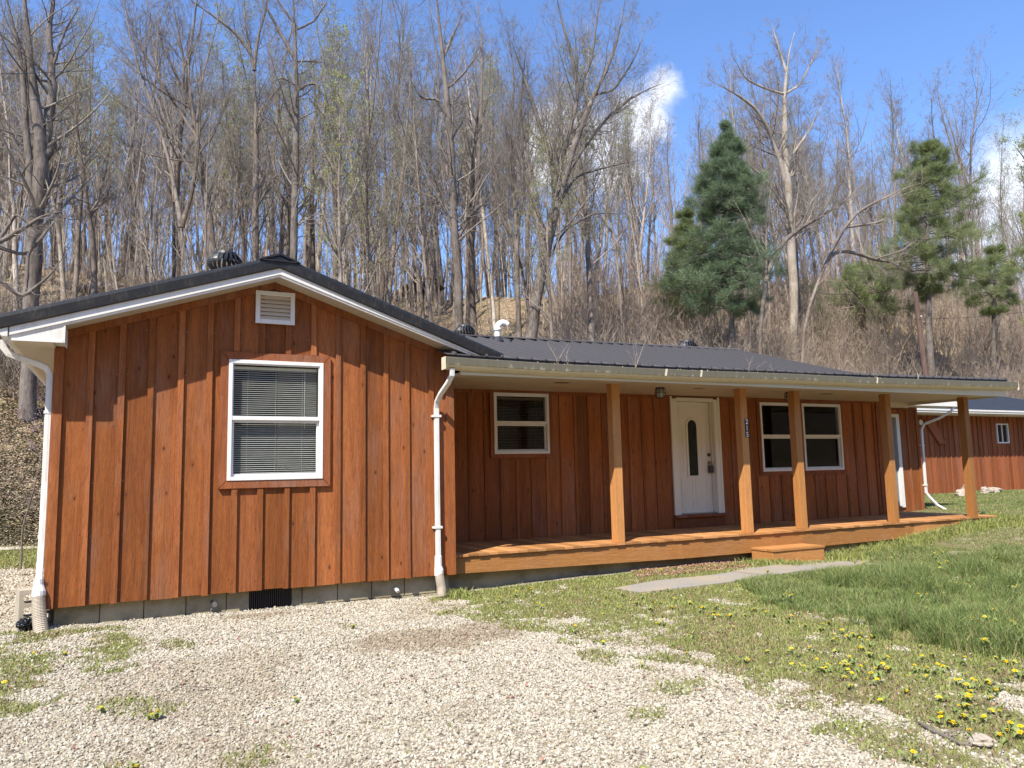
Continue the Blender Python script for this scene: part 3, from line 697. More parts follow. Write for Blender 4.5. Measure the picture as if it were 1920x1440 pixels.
# --- porch gutter, fascia, soffit
m = MB(); prof = [(-.503, 0, 1), (-.506, -.006, 1), (-.503, -.088, .8), (-.493, -.094, .35), (-.47, -.118, .1), (-.425, -.138, .1), (-.385, -.145, .1), (-.385, -.004, .6), (-.389, -.004, .6), (-.389, -.10, 1), (-.495, -.085, 1), (-.497, 0, 1)]
xs_ = list(np.linspace(4.05, 15.5, 40)); n = len(prof); v = []; tn = []
for x in xs_:
    w_ = .003*math.sin(x*2.1)+.002*math.sin(x*5.3)
    for y, z, t in prof: v.append((x, y+w_*.5, gutz(x)+z+w_)); tn.append(t)
f = [(i*n+k, i*n+(k+1) % n, (i+1)*n+(k+1) % n, (i+1)*n+k) for i in range(len(xs_)-1) for k in range(n)]
b0 = len(m.v); m.add(v, f); m.t[b0:] = tn
for x in (4.045, 15.5): m.box(x-.004, x+.004, -.509, -.383, gutz(x)-.147, gutz(x)+.003, .2)
pg = m.build('porch_gutter', gutterm, house); pg['label'] = 'long grimy cream gutter along the porch eave'
for x in (7.30, 7.92, 11.6):
    m = MB(); m.hexa([(x, -.5095, gutz(x)-.092), (x+.03, -.5095, gutz(x)-.092), (x+.03, -.5, gutz(x)-.09), (x, -.5, gutz(x)-.09), (x+.02, -.5095, gutz(x)+.004), (x+.05, -.5095, gutz(x)+.004), (x+.05, -.49, gutz(x)+.004), (x+.02, -.49, gutz(x)+.004)], .3)
    m.build('gutter_joint', porchcream, pg)
m = MB()
for _ in range(1100):   # leaf litter lying in the gutter
    x = rng.choice([rng.uniform(4.2, 15.3), rng.gauss(6.0, .5), rng.gauss(8.0, .35), rng.gauss(9.6, .4), rng.gauss(12.1, .5)]); 
    if not 4.1 < x < 15.4: continue
    s = rng.uniform(.006, .018); a = rng.uniform(0, PI); y = rng.uniform(-.487, -.395); z = gutz(x)+rng.uniform(-.02, .010)
    c_, s_ = math.cos(a)*s, math.sin(a)*s; t_ = rng.uniform(-.008, .012)
    m.add([(x-c_, y-s_*.4, z-t_), (x+s_*.6, y, z+t_), (x+c_, y+s_*.4, z+t_*.3), (x-s_*.6, y, z)], [(0, 1, 2, 3)], rng.random())
leafm = Mat('dead_leaves', .8, .15); leafm.color(leafm.ramp(leafm.tone(), [(0, (.16, .09, .05)), (.5, (.30, .20, .12)), (1, (.45, .35, .24))])); leafm = leafm.m
m.build('leaf_debris', leafm, pg)
m = MB(); zf = 2.703
for i in range(20):
    a = 4.29+(15.26-4.29)*i/20; b = 4.29+(15.26-4.29)*(i+1)/20
    la, lb = zf+.0+.0*(a-4), zf
    m.hexa([(a, -.3845, zf-.012), (b, -.3845, zf-.012), (b, -.355, zf-.012), (a, -.355, zf-.012), (a, -.3845, gutz(a)), (b, -.3845, gutz(b)), (b, -.355, gutz(b)), (a, -.355, gutz(a))])
m.box(4.29, 15.26, -.392, -.3855, zf-.016, zf+.016)
x = 4.3
while x < 15.2: m.box(x, x+.05, -.3895, -.3848, zf+.017, zf+.021, .9); x += .11
m.box(15.26, 15.30, -.384, 1.64, zf-.012, gutz(15.3)-.01)           # end rake board
m.box(14.36, 15.26, YW-.02, YW+.0, 2.645, 2.76)
pf = m.build('porch_fascia', porchcream, house)
m = MB(); m.hexa([(4.33, -.355, 2.706), (15.26, -.355, 2.706), (15.26, YW-.001, 2.755), (4.33, YW-.001, 2.755), (4.33, -.355, 2.73), (15.26, -.355, 2.73), (15.26, YW-.001, 2.78), (4.33, YW-.001, 2.78)])
ps = m.build('porch_soffit', soffit_x, house)
def sofz(y): return 2.706+.049*(y+.355)/(YW+.355)
for (px, py, w_) in ((1054, 720, .11), (1311, 731, .09), (1551, 741, .11)):
    d = ray(px, py); t = (2.70-CAM[2])/d[2]; p = CAM+t*d; m = MB(); m.box(p[0]-w_, p[0]+w_, p[1]-.04, p[1]+.06, sofz(p[1])-.004, sofz(p[1])-.001); m.build('soffit_vent', darkbronze, ps)
# lanterns
for x, y in ((7.92, .42), (10.55, .36)):
    z1 = sofz(y); m = MB(); m.tube([(x, y, z1-.02), (x, y, z1-.001)], [.075, .06], 14)
    for k in range(8):
        a = 2*PI*k/8; pts = [(x+r_*math.cos(a), y+r_*math.sin(a), z1-h_) for r_, h_ in ((.072, .015), (.08, .08), (.072, .13), (.05, .16))]; m.tube(pts, .0045, 5)
    for h_, r_ in ((.08, .08), (.16, .05)): m.tube([(x+r_*math.cos(2*PI*k/16), y+r_*math.sin(2*PI*k/16), z1-h_) for k in range(17)], .0045, 5)
    lt = m.build('porch_light', darkbronze, house)
    m = MB(); m.tube([(x, y, z1-.021), (x, y, z1-.08), (x, y, z1-.13), (x, y, z1-.155)], [.06, .066, .06, .035], 14); m.build('glass_shade', plain('frosted_shade', (.35, .34, .30), .3), lt, smooth=True)
# right downspout of the wing
rd = downspout([(4.15, -.45, gutz(4.15)-.13), (4.15, -.445, 2.67), (4.13, -.36, 2.58), (4.10, -.20, 2.47), (4.095, -.08, 2.38), (4.095, -.055, 2.30), (4.095, -.055, 1.3), (4.10, -.055, .42)]).build('downspout', white, house)
rd['label'] = 'white downspout between the gable wing and the porch'
for z in (2.19, .83):
    m = MB(); m.box(4.045, 4.15, -.084, -.0345, z, z+.028); m.box(4.03, 4.045, -.05, -.0345, z+.003, z+.024); m.build('strap', white, rd)
m = MB(); m.tube([(4.10, -.055, .50), (4.10, -.055, .38), (4.105, -.06, .33), (4.105, -.06, .27)], [.044, .046, .056, .056], 14); m.build('adapter', pvc, rd)
flex([(4.105, -.06, .30), (4.115, -.075, .2), (4.12, -.10, .12), (4.10, -.16, .0)], .056, .064).build('flexible_pipe', flexpipe, rd)
# --- set-back end section
ex = [14.40+.295*k for k in range(12)]; ex[-1] = 17.73
DH = (15.95, 16.97, .5, 2.63)
ew = clad('end_wall', ex, 3.2, .36, lambda x: 2.87, [DH], siding, house, bt=.018)
m = MB(); m.box(17.66, 17.735, 3.178, 3.26, .34, 2.87, .6); m.box(14.36, 17.73, 3.181, 3.1995, 2.76, 2.87, .2); m.build('corner_board', siding, ew)
m = MB(); m.box(17.62, 17.73, 3.231, 7, .3, 2.87); m.build('return_wall', siding, ew)
m = MB(); m.box(14.34, 14.36, YW+.05, 3.2, .3, 2.9); m.build('return_wall', siding, ew)
m = MB(); m.box(16.93, 17.04, 3.165, 3.25, .47, 2.66); m.box(15.9, 15.99, 3.165, 3.25, .47, 2.66); m.box(15.99, 16.93, 3.165, 3.25, 2.58, 2.66); sd = m.build('side_door', whitetrim, house)
m = MB(); m.box(15.99, 16.90, 3.21, 3.24, .5, 2.58); m.build('door_slab', doorgrey, sd)
m = MB(); m.box(14.5, 18.3, 2.58, 2.60, 2.78, 2.93); m.box(15.3, 18.2, 2.6, 3.2, 2.83, 2.85)
m.slab_xz([(14.6, 2.80), (18.32, 2.80), (18.32, 2.92), (14.6, 2.92)], 2.46, 2.579)
eg = m.build('end_gutter', white, house); eg['label'] = 'short white gutter over the side door'
ed = downspout([(18.12, 2.52, 2.80), (18.08, 2.54, 2.70), (17.95, 2.75, 2.55), (17.78, 3.05, 2.42), (17.76, 3.12, 2.3), (17.76, 3.13, 1.4), (17.76, 3.13, .78), (17.82, 3.08, .66), (17.95, 3.0, .48), (18.12, 2.9, .36)], w=.07).build('downspout', white, house)
ed['label'] = 'white downspout on the far right corner beside the side door'
for z in (1.9, .95): m = MB(); m.box(17.71, 17.80, 3.10, 3.177, z, z+.03); m.build('strap', white, ed)

# ================================================================== GARAGE
ga = empty('garage', (25, 6.5, .45)); tag(ga, 'detached brown wooden garage with blue-black metal roof beyond the porch end', 'garage')
def GA(m, n, mat, p=None):
    o = m.build(n, mat, p or ga, loc=(25, 6.5, .45)); o.location = (0, 0, 0); return o
GX0, GX1 = 19.2, 33.0
bx_ = [GX0+.245*k for k in range(int((GX1-GX0)/.245)+1)]
GH = (26.30, 26.93, 2.08, 2.73)
gwall = clad('wall', bx_, 6.5, .35, lambda x: 3.10, [GH], siding_shed, None, bw=.05, bt=.018)
gwall.data.transform(Matrix.Translation((-25, -6.5, -.45))); gwall.parent = ga
m = MB(); m.box(GX0, GX0+.1, 6.531, 12.5, .3, 3.05, .3); m.box(GX1-.1, GX1, 6.531, 12.5, .3, 3.05); m.box(GX0, GX1, 12.4, 12.5, .3, 3.05)
m.box(GX0+.1, GX1-.1, 7.6, 7.7, .3, 3.05, .2)
GA(m, 'side_wall', siding_shed)
m = MB(); GR = 9.5; hx = 31.5
for (ya, za, yb, zb) in ((5.95, 3.12, GR, 4.085), (12.9, 3.1, GR, 4.085)):
    m.hexa([(GX0-.4, ya, za-.04), (hx+1.8, ya, za-.04), (hx, yb, zb-.04), (GX0-.4, yb, zb-.04), (GX0-.4, ya, za), (hx+1.8, ya, za), (hx, yb, zb), (GX0-.4, yb, zb)])
x = GX0-.3
while x < hx+1.4:
    m.hexa([(x, 5.94, 3.118), (x+.03, 5.94, 3.118), (min(x+.03, hx), GR, 4.085), (min(x, hx-.03), GR, 4.085), (x, 5.94, 3.135), (x+.03, 5.94, 3.135), (min(x+.03, hx), GR, 4.10), (min(x, hx-.03), GR, 4.10)]); x += .229
GA(m, 'roof', garageroof)
m = MB(); m.box(GX0-.3, GX1+.4, 5.82, 5.94, 2.99, 3.09); m.box(GX0-.3, GX1+.4, 5.80, 5.82, 3.05, 3.10); m.box(GX0-.3, GX1+.3, 5.95, 6.48, 2.96, 2.985); GA(m, 'gutter', white)
fr = MB(); x0, x1, z0, z1 = GH
for a in ((x0, x0+.04, z0, z1), (x1-.04, x1, z0, z1), (x0+.04, x1-.04, z0, z0+.04), (x0+.04, x1-.04, z1-.04, z1)): fr.box(a[0], a[1], 6.46, 6.53, a[2], a[3])
gwn = GA(fr, 'window', whitetrim)
m = MB(); m.add([(x0+.04, 6.50, z0+.04), (x1-.04, 6.50, z0+.04), (x1-.04, 6.50, z1-.04), (x0+.04, 6.50, z1-.04)], [(0, 1, 2, 3)]); GA(m, 'window_pane', glassm, gwn)
m = MB(); m.box((x0+x1)/2-.012, (x0+x1)/2+.03, 6.49, 6.52, z0+.04, z1-.04); GA(m, 'sash', white, gwn)
a, b = at(1733, 788, 1, 6.44), at(1768, 832, 1, 6.44)
m = MB(); m.slab_xz([(a[0], a[2]), (b[0]-.18, b[2]), (b[0]+.12, b[2]), (a[0]+.45, a[2])], 6.42, 6.48, .8); GA(m, 'diagonal_brace', siding_shed)
a = at(1725, 792, 1, 6.4); m = MB(); m.tube([(a[0], 6.36, a[2]), (a[0], 6.48, a[2])], [.085, .06], 14); GA(m, 'wall_light', porchcream)
# ================================================================== GROUND
def pip(x, y, poly):
    x = np.asarray(x); y = np.asarray(y); c = np.zeros(x.shape, bool); n = len(poly)
    for i in range(n):
        x1, y1 = poly[i]; x2, y2 = poly[(i+1) % n]
        if y1 == y2: continue
        k = ((y1 > y) != (y2 > y)) & (x < (x2-x1)*(y-y1)/(y2-y1)+x1); c ^= k
    return c
_T = np.random.default_rng(5).random((256, 256))
def vn(x, y):
    xi = np.floor(x).astype(int); yi = np.floor(y).astype(int); fx = x-xi; fy = y-yi; fx = fx*fx*(3-2*fx); fy = fy*fy*(3-2*fy)
    g = lambda a, b: _T[a & 255, b & 255]
    return (g(xi, yi)*(1-fx)+g(xi+1, yi)*fx)*(1-fy)+(g(xi, yi+1)*(1-fx)+g(xi+1, yi+1)*fx)*fy
def fbm(x, y, o=4):
    s = 0; a = .5; t = 0
    for i in range(o): s = s+a*vn(x*2**i+17*i, y*2**i+31*i); t += a; a *= .55
    return s/t
def wpoly(P, z=.03): return [tuple(at(px, py, 2, z)[:2]) for px, py in P]
LUSH = [(7.5, -1.42), (6.95, -2.6), (6.95, -3.4), (6.7, -4.35), (6.62, -5.1), (7.3, -5.35), (40, -14), (70, 6.4), (14, 14), (14.5, 4), (15.6, 0), (10.95, .05), (10.5, -1.12), (8.6, -1.02)]
MED = wpoly([(860, 1105), (1000, 1086), (1250, 1070), (1440, 1045), (1640, 1060), (1920, 1200), (1990, 1440), (1860, 1400), (1660, 1340), (1540, 1295), (1420, 1255), (1270, 1205), (1180, 1172), (1000, 1160), (930, 1148), (860, 1130)])
LOW = wpoly([(800, 1112), (1920, 1100), (2050, 1480), (1650, 1440), (1500, 1330), (1330, 1290), (1080, 1240), (1060, 1190), (840, 1165)])
LEFT = wpoly([(-300, 1200), (60, 1192), (190, 1188), (330, 1205), (350, 1228), (220, 1270), (100, 1300), (60, 1345), (-300, 1400)])
RED = wpoly([(1180, 1075), (1300, 1060), (1440, 1046), (1440, 1062), (1300, 1080), (1200, 1088)])
PATHP = wpoly([(1150, 1103), (1230, 1090), (1340, 1080), (1440, 1064), (1490, 1048), (1560, 1047), (1660, 1056), (1600, 1066), (1500, 1073), (1440, 1083), (1330, 1097), (1200, 1109)], .06)
SPOTS = [(640, 1178, 26, 7), (225, 1325, 55, 16), (300, 1332, 45, 12), (470, 1425, 60, 22), (245, 1432, 50, 14), (1070, 1185, 35, 14), (1120, 1250, 25, 14), (1330, 1085, 60, 10), (1280, 1300, 60, 18), (1690, 1400, 55, 30), (1250, 1205, 40, 12), (1500, 1330, 60, 16), (335, 1215, 30, 12), (250, 1212, 24, 10), (1220, 1350, 40, 12), (1000, 1140, 60, 14), (860, 1150, 45, 9), (1850, 1400, 60, 30), (520, 1405, 40, 12)]
SP = []
for px, py, a, b in SPOTS:
    c = at(px, py, 2, .02); e = at(px+a, py, 2, .02); f_ = at(px, py+b, 2, .02)
    SP.append((c[0], c[1], float(np.linalg.norm(e-c)), float(np.linalg.norm(f_-c))))
def masks(x, y):
    x = np.asarray(x, float); y = np.asarray(y, float)
    wx = x+(fbm(x*1.7, y*1.7)-.5)*1.1; wy = y+(fbm(x*1.7+50, y*1.7+9)-.5)*1.1
    nz = fbm(x*3.2+5, y*3.2); n2 = fbm(x*1.1+90, y*1.1)
    lush = pip(x+(fbm(x*3, y*3)-.5)*1.3, y+(fbm(x*3+40, y*3)-.5)*1.3, LUSH).astype(float)*(fbm(x*4+11, y*4+70) > .27)
    med = pip(wx, wy, MED)*np.clip((nz-.17)*5, 0, 1)*.98
    low = pip(wx, wy, LOW)*np.clip((nz-.44)*6, 0, 1)*.8
    left = pip(wx, wy, LEFT)*np.clip((nz-.40)*6, 0, 1)*.8
    sp = np.zeros_like(x)
    for cx, cy, a, b in SP: sp = np.maximum(sp, np.clip(1.15-(((x-cx)/a)**2+((y-cy)/max(b, .12))**2)-(nz-.5)*3.2, 0, 1)*.6)
    far = ((y > 6.0+nz) & (x < 14)).astype(float)*np.clip(nz*2.4-.4, 0, .9)
    veg = np.clip(np.maximum.reduce([med, low, left, sp, far, lush]), 0, 1)
    on_house = (x > -.02) & (x < 15.5) & (y > .08)
    onpath = pip(x, y, PATHP)
    veg = np.where(on_house | onpath, 0, veg); lush = np.where(on_house | onpath, 0, lush)
    red = pip(wx, y, RED).astype(float)
    return veg, lush, red
sc_ = at(830, 1200, 2, .02)
def stain_f(x, y):
    n = fbm(x*4, y*4)
    s1 = np.clip(1.55-(((x-sc_[0])/.62)**2+((y-sc_[1])/.38)**2)**.5-(n-.5)*1.2, 0, 1)
    e = at(470, 1158, 2, .03); s2 = np.clip(1.1-(((x-e[0])/.5)**2+((y-e[1])/.16)**2)**.5-(n-.5)*1.6, 0, 1)
    e = at(740, 1118, 2, .03); s3 = np.clip(1.1-(((x-e[0])/.4)**2+((y-e[1])/.10)**2)**.5-(n-.5)*1.6, 0, 1)
    wide = np.clip((fbm(x*.8+7, y*.8+3)-.52)*2.2, 0, .22)
    return np.maximum.reduce([s1, s2*.9, s3*.7, wide])
def ax_(segs): return np.unique(np.round(np.concatenate([np.arange(a, b, s) for a, b, s in segs]), 4))
xs = ax_([(-300, -90, 20), (-90, -8, 1.2), (-8, -3, .3), (-3, 12, .05), (12, 24, .2), (24, 100, 1.2), (100, 500, 20)])
ys = ax_([(-120, -16, 4), (-16, -7, .5), (-7, 1.2, .05), (1.2, 9, .2), (9, 14, .3), (14, 70, .6), (70, 130, 4), (130, 900, 60)])
X, Y = np.meshgrid(xs, ys); Z = gz_arr(X, Y)
Z = Z + (fbm(X*1.3, Y*1.3)-.5)*.05*(Y < 9) + (fbm(X*.8, Y*.8)-.5)*.5*np.clip((Y-13)/4, 0, 1)
Z0 = gz_arr(X, Y)
def gh(x, y):    # ground height including small undulation
    x = np.asarray(x, float); y = np.asarray(y, float)
    return gz_arr(x, y)+(fbm(x*1.3, y*1.3)-.5)*.05*(y < 9)+(fbm(x*.8, y*.8)-.5)*.5*np.clip((y-13)/4, 0, 1)
veg, lush, red = masks(X, Y); st = stain_f(X, Y)*(1-red)
hill = np.maximum(np.clip((Y-11.0-.6*np.sin(X))/1.6, 0, 1), np.clip((-Y-26)/4, 0, 1))
nx, ny = len(xs), len(ys); V = np.stack([X.ravel(), Y.ravel(), Z.ravel()], 1); ii = np.arange(nx*ny).reshape(ny, nx)
F = np.stack([ii[:-1, :-1].ravel(), ii[:-1, 1:].ravel(), ii[1:, 1:].ravel(), ii[1:, :-1].ravel()], 1)
g = Mat('ground_gravel_soil', .95, .1)
def attr(m, n): return m.n('ShaderNodeAttribute', attribute_name=n).outputs['Fac']
gc = g.coord((1, 1, 1), False)
vor = g.n('ShaderNodeTexVoronoi', feature='F1'); vor.inputs['Scale'].default_value = 42; g.l(gc, vor.inputs['Vector'])
hs = g.n('ShaderNodeSeparateColor'); g.l(vor.outputs['Color'], hs.inputs[0])
pale = g.ramp(hs.outputs[0], [(0, (.22, .175, .12)), (.4, (.36, .315, .235)), (.75, (.44, .40, .32)), (1, (.29, .225, .14))])
pale = g.mix(g.ramp(vor.outputs['Distance'], [(.35, 0.), (.75, .75)]), pale, (.12, .095, .07))
brown = g.mix(g.noise(gc, 14, 5, .7), (.10, .06, .035), (.24, .155, .10))
soil = g.mix(g.noise(gc, 9, 6, .7), (.08, .072, .032), (.25, .205, .115))
c = g.mix(g.math('MULTIPLY', attr(g, 'stain'), .75), pale, brown); c = g.mix(attr(g, 'veg'), c, soil)
lit = g.noise(gc, 7, 8, .75); lit2 = g.noise(gc, .8, 5, .6); vl = g.n('ShaderNodeTexVoronoi', feature='F1'); vl.inputs['Scale'].default_value = 13; g.l(gc, vl.inputs['Vector'])
hl = g.n('ShaderNodeSeparateColor'); g.l(vl.outputs['Color'], hl.inputs[0])
litter = g.mix(lit, (.07, .045, .026), (.26, .19, .12)); litter = g.mix(g.ramp(hl.outputs[0], [(.55, 0.), (.75, .8)]), litter, (.34, .26, .17))
litter = g.mix(g.ramp(lit2, [(.5, 0.), (.66, .6)]), litter, (.10, .105, .035))
c = g.mix(attr(g, 'hill'), c, litter)
c = g.mix(g.math('MULTIPLY', attr(g, 'red'), .8), c, g.mix(g.noise(gc, 60, 3, .6), (.12, .05, .035), (.33, .17, .13)))
g.color(c); g.bump(g.math('ADD', g.math('MULTIPLY', vor.outputs['Distance'], -.6), lit), .8, .02)
gro = mesh_np('ground', V, F, g.m, smooth=True); tag(gro, kind='structure')
for nme, arr in (('veg', veg), ('stain', st), ('hill', hill), ('red', red)):
    a = gro.data.attributes.new(nme, 'FLOAT', 'POINT'); a.data.foreach_set('value', arr.ravel().astype(np.float32))
# pale track at the foot of the left slope
tp = [(-9, 11.1), (2.5, 11.0), (2.5, 11.9), (-9, 12.2)]
m = MB(); nseg = 24
for i in range(nseg):
    a = -9+11.5*i/nseg; b = -9+11.5*(i+1)/nseg; w0 = .12*math.sin(a*1.7); w1 = .12*math.sin(b*1.7)
    m.add([(a, 10.9+w0, float(gh(a, 10.9))+.03), (b, 10.9+w1, float(gh(b, 10.9))+.03), (b, 11.5+w1, float(gh(b, 11.5))+.03), (a, 11.5+w0, float(gh(a, 11.5))+.03)], [(0, 1, 2, 3)])
tag(m.build('track', concrete('pale_track', (.40, .34, .27), (.52, .46, .38))), kind='structure')
# concrete path
m = MB(); Pp = PATHP; n = len(Pp); cutx = 8.05
def clip_poly(P, keep_less, xc, sk=.25):
    o = []
    f_ = lambda p: (p[0]+p[1]*sk-xc)*(1 if keep_less else -1)
    for i in range(len(P)):
        a, b = P[i], P[(i+1) % len(P)]; fa, fb_ = f_(a), f_(b)
        if fa <= 0: o.append(a)
        if fa*fb_ < 0: t = fa/(fa-fb_); o.append((a[0]+(b[0]-a[0])*t, a[1]+(b[1]-a[1])*t))
    return o
area = lambda P: sum(P[i][0]*P[(i+1) % len(P)][1]-P[(i+1) % len(P)][0]*P[i][1] for i in range(len(P)))
for P, dz in ((clip_poly(Pp, True, 7.9), .0), (clip_poly(clip_poly(Pp, False, 7.915), True, 9.4), .012), (clip_poly(Pp, False, 9.415), .004)):
    if area(P) < 0: P = P[::-1]
    n = len(P); v = [(x, y, float(gh(x, y))-.06) for x, y in P]+[(x, y, float(gh(x, y))+.018+dz) for x, y in P]
    m.add(v, [tuple(range(n-1, -1, -1)), tuple(range(n, 2*n))]+[(i, (i+1) % n, (i+1) % n+n, i+n) for i in range(n)])
tag(m.build('path', pathm), kind='structure')

# --- gravel stones
ICO_V = []
t_ = (1+5**.5)/2
for a, b in ((-1, t_), (1, t_), (-1, -t_), (1, -t_)): ICO_V.append((a, b, 0))
for a, b in ((-1, t_), (1, t_), (-1, -t_), (1, -t_)): ICO_V.append((0, a, b))
for a, b in ((t_, -1), (t_, 1), (-t_, -1), (-t_, 1)): ICO_V.append((a, 0, b))
ICO_V = np.array(ICO_V)/math.hypot(1, t_)
ICO_F = np.array([(0, 11, 5), (0, 5, 1), (0, 1, 7), (0, 7, 10), (0, 10, 11), (1, 5, 9), (5, 11, 4), (11, 10, 2), (10, 7, 6), (7, 1, 8), (3, 9, 4), (3, 4, 2), (3, 2, 6), (3, 6, 8), (3, 8, 9), (4, 9, 5), (2, 4, 11), (6, 2, 10), (8, 6, 7), (9, 8, 1)])
def rotmats(n, r, flat=1.0):
    q = r.normal(size=(n, 4)); q[:, 1:3] *= flat; q /= np.linalg.norm(q, axis=1)[:, None]; w, x, y, z = q.T
    return np.stack([1-2*(y*y+z*z), 2*(x*y-z*w), 2*(x*z+y*w), 2*(x*y+z*w), 1-2*(x*x+z*z), 2*(y*z-x*w), 2*(x*z-y*w), 2*(y*z+x*w), 1-2*(x*x+y*y)], 1).reshape(n, 3, 3)
def in_view(x, y, z, pad=40):
    P = np.stack([x, y, z], 1)-CAM; zz = P@FW; u = 960+FPX*(P@RT)/zz; v = 720-FPX*(P@UP)/zz
    return (zz > .1) & (u > -pad) & (u < 1920+pad) & (v > -pad) & (v < 1440+pad*3)
def scatter(n, x0, x1, y0, y1, r=nr):
    x = r.uniform(x0, x1, n); y = r.uniform(y0, y1, n); z = gh(x, y); k = in_view(x, y, z, 260); return x[k], y[k], z[k]
def stones(n, box, smin, smax, name, colors, dens=True, label=None):
    x, y, z = scatter(n, *box)
    v_, l_, r_ = masks(x, y)
    keep = (nr.random(len(x)) < np.clip(1.0-1.05*v_, .04, 1)) & (l_ < .5) & (r_ < .5) & ~((x > .02) & (x < 15.4) & (y > .1)) & ~pip(x, y, PATHP)
    x, y, z, v_ = x[keep], y[keep], z[keep], v_[keep]
    k = len(x); s = nr.uniform(0, 1, k)**1.6*(smax-smin)+smin
    sc = s[:, None]*nr.uniform(.62, 1.15, (k, 3)); sc[:, 2] *= .72
    base = ICO_V[None]*(1+nr.uniform(-.26, .2, (k, 12, 1)))
    P = np.einsum('kij,knj->kni', rotmats(k, nr, .35), base*sc[:, None, :])
    P[:, :, 0] += x[:, None]; P[:, :, 1] += y[:, None]; P[:, :, 2] += (z+s*nr.uniform(-.15, .55, k))[:, None]
    F = ICO_F[None]+(np.arange(k)*12)[:, None, None]
    stn = stain_f(x, y); sk = np.clip(stn*2.2, 0, 1); tone = np.clip((nr.random(k)*.55+.45*nr.uniform(.5, 1, k))*(1-.68*sk*nr.uniform(.5, 1, k)), 0, 1)
    tone = np.where((nr.random(k) < .03), .02, tone)
    o = mesh_np(name, P.reshape(-1, 3), F.reshape(-1, 3), colors, tone=np.repeat(tone, 12)); return o
sm = Mat('crushed_limestone', .9, .15)
nn = sm.noise(sm.coord((1, 1, 1)), 30, 4, .6)
col = sm.ramp(sm.tone(), [(0, (.09, .075, .055)), (.06, (.16, .122, .08)), (.2, (.215, .165, .112)), (.38, (.295, .25, .18)), (.6, (.37, .33, .255)), (.85, (.435, .40, .325)), (1, (.50, .475, .41))])
sm.color(sm.mix(.25, col, nn, 'OVERLAY')); sm.bump(nn, .3, .004)
tag(stones(170000, (-2.5, 7.5, -7.2, -3.0), .0065, .0145, 'gravel', sm.m), 'crushed pale limestone gravel in the driveway foreground', 'gravel', kind='stuff')
tag(stones(150000, (-3.2, 9.5, -3.0, 1.0), .0075, .0165, 'gravel', sm.m), 'crushed pale limestone gravel on the driveway next to the house wall', 'gravel', kind='stuff')
tag(stones(45000, (-6, 1.0, .3, 8), .014, .028, 'gravel', sm.m), 'pale gravel on the strip left of the house beyond the downspout', 'gravel', kind='stuff')

# --- blades and leaves
def blades(x, y, z, h, w, lean, tone, name, mat, label, cat, segs=2):
    k = len(x); a = nr.uniform(0, 2*PI, k); la = nr.uniform(0, 2*PI, k); ln = lean*nr.uniform(.2, 1, k)
    dx, dy = np.cos(a)*w/2, np.sin(a)*w/2; ox, oy = np.cos(la)*ln, np.sin(la)*ln
    P = np.zeros((k, 5, 3))
    P[:, 0] = np.stack([x-dx, y-dy, z-.005], 1); P[:, 1] = np.stack([x+dx, y+dy, z-.005], 1)
    P[:, 2] = np.stack([x+dx*.75+ox*.35*h, y+dy*.75+oy*.35*h, z+h*.58], 1); P[:, 3] = np.stack([x-dx*.75+ox*.35*h, y-dy*.75+oy*.35*h, z+h*.58], 1)
    P[:, 4] = np.stack([x+ox*h, y+oy*h, z+h*np.sqrt(np.clip(1-ln*ln*.6, .2, 1))], 1)
    b = (np.arange(k)*5)[:, None]; Q = np.array([[0, 1, 2, 3]])+b; T = np.array([[3, 2, 4]])+b
    o = mesh_np(name, P.reshape(-1, 3), [Q, T], mat, tone=np.repeat(tone, 5)); tag(o, label, cat, kind='stuff'); return o
def leafmat(name, stops, trans=.35, rough=.6):
    m = Mat(name, rough, .25); c = m.ramp(m.tone(), stops); m.color(c)
    tr = m.n('ShaderNodeBsdfTranslucent'); m.l(c, tr.inputs['Color']); mx = m.n('ShaderNodeMixShader'); mx.inputs[0].default_value = trans
    m.l(m.b.outputs[0], mx.inputs[1]); m.l(tr.outputs[0], mx.inputs[2]); m.l(mx.outputs[0], m.t.nodes['Material Output'].inputs['Surface']); return m.m
grassm = leafmat('lawn_grass_blades', [(0, (.44, .36, .19)), (.14, (.33, .31, .13)), (.32, (.12, .175, .05)), (.7, (.22, .275, .08)), (1, (.38, .42, .16))])
weedm = leafmat('weed_leaves', [(0, (.26, .16, .10)), (.2, (.36, .29, .16)), (.34, (.28, .28, .09)), (.65, (.20, .235, .06)), (1, (.36, .39, .12))], .25)
def lush_blades(n, box, hmin, hmax, w0, name, label):
    x, y, z = scatter(n, *box); v_, l_, r_ = masks(x, y); k = (l_ > .5) & ~((x > 17.6) & (y > 6.4)) & ~((x > 14.3) & (x < 17.8) & (y > 3.1)) & ~((x > .0) & (x < 15.46) & (y > .12)); x, y, z = x[k], y[k], z[k]
    clump = fbm(x*1.6+3, y*1.6); tall = np.clip((clump-.40)*2.6, 0, 1)
    edge = fbm(x*5, y*5)
    h = (hmin+(hmax-hmin)*tall)*np.where(y > -1.7, .55, 1)*nr.uniform(.4, 1.2, len(x)); d = np.hypot(x-CAM[0], y-CAM[1])
    w = w0*np.clip(d/8, .8, 4)*nr.uniform(.7, 1.3, len(x))
    tone = np.clip(nr.normal(.52, .24, len(x))+(fbm(x*.9, y*.9+30)-.5)*.5+(nr.random(len(x)) < .10)*-.6, 0, 1)
    return blades(x, y, z, h, w, .75, tone, name, grassm, label, 'grass')
lush_blades(460000, (6.0, 12.5, -6.6, .2), .04, .19, .006, 'lawn_grass', 'tall green lawn grass beside the gravel and the concrete path')
lush_blades(200000, (12.5, 26, -6, 8), .025, .08, .008, 'lawn_grass', 'shorter lawn grass stretching from the porch end to the garage')
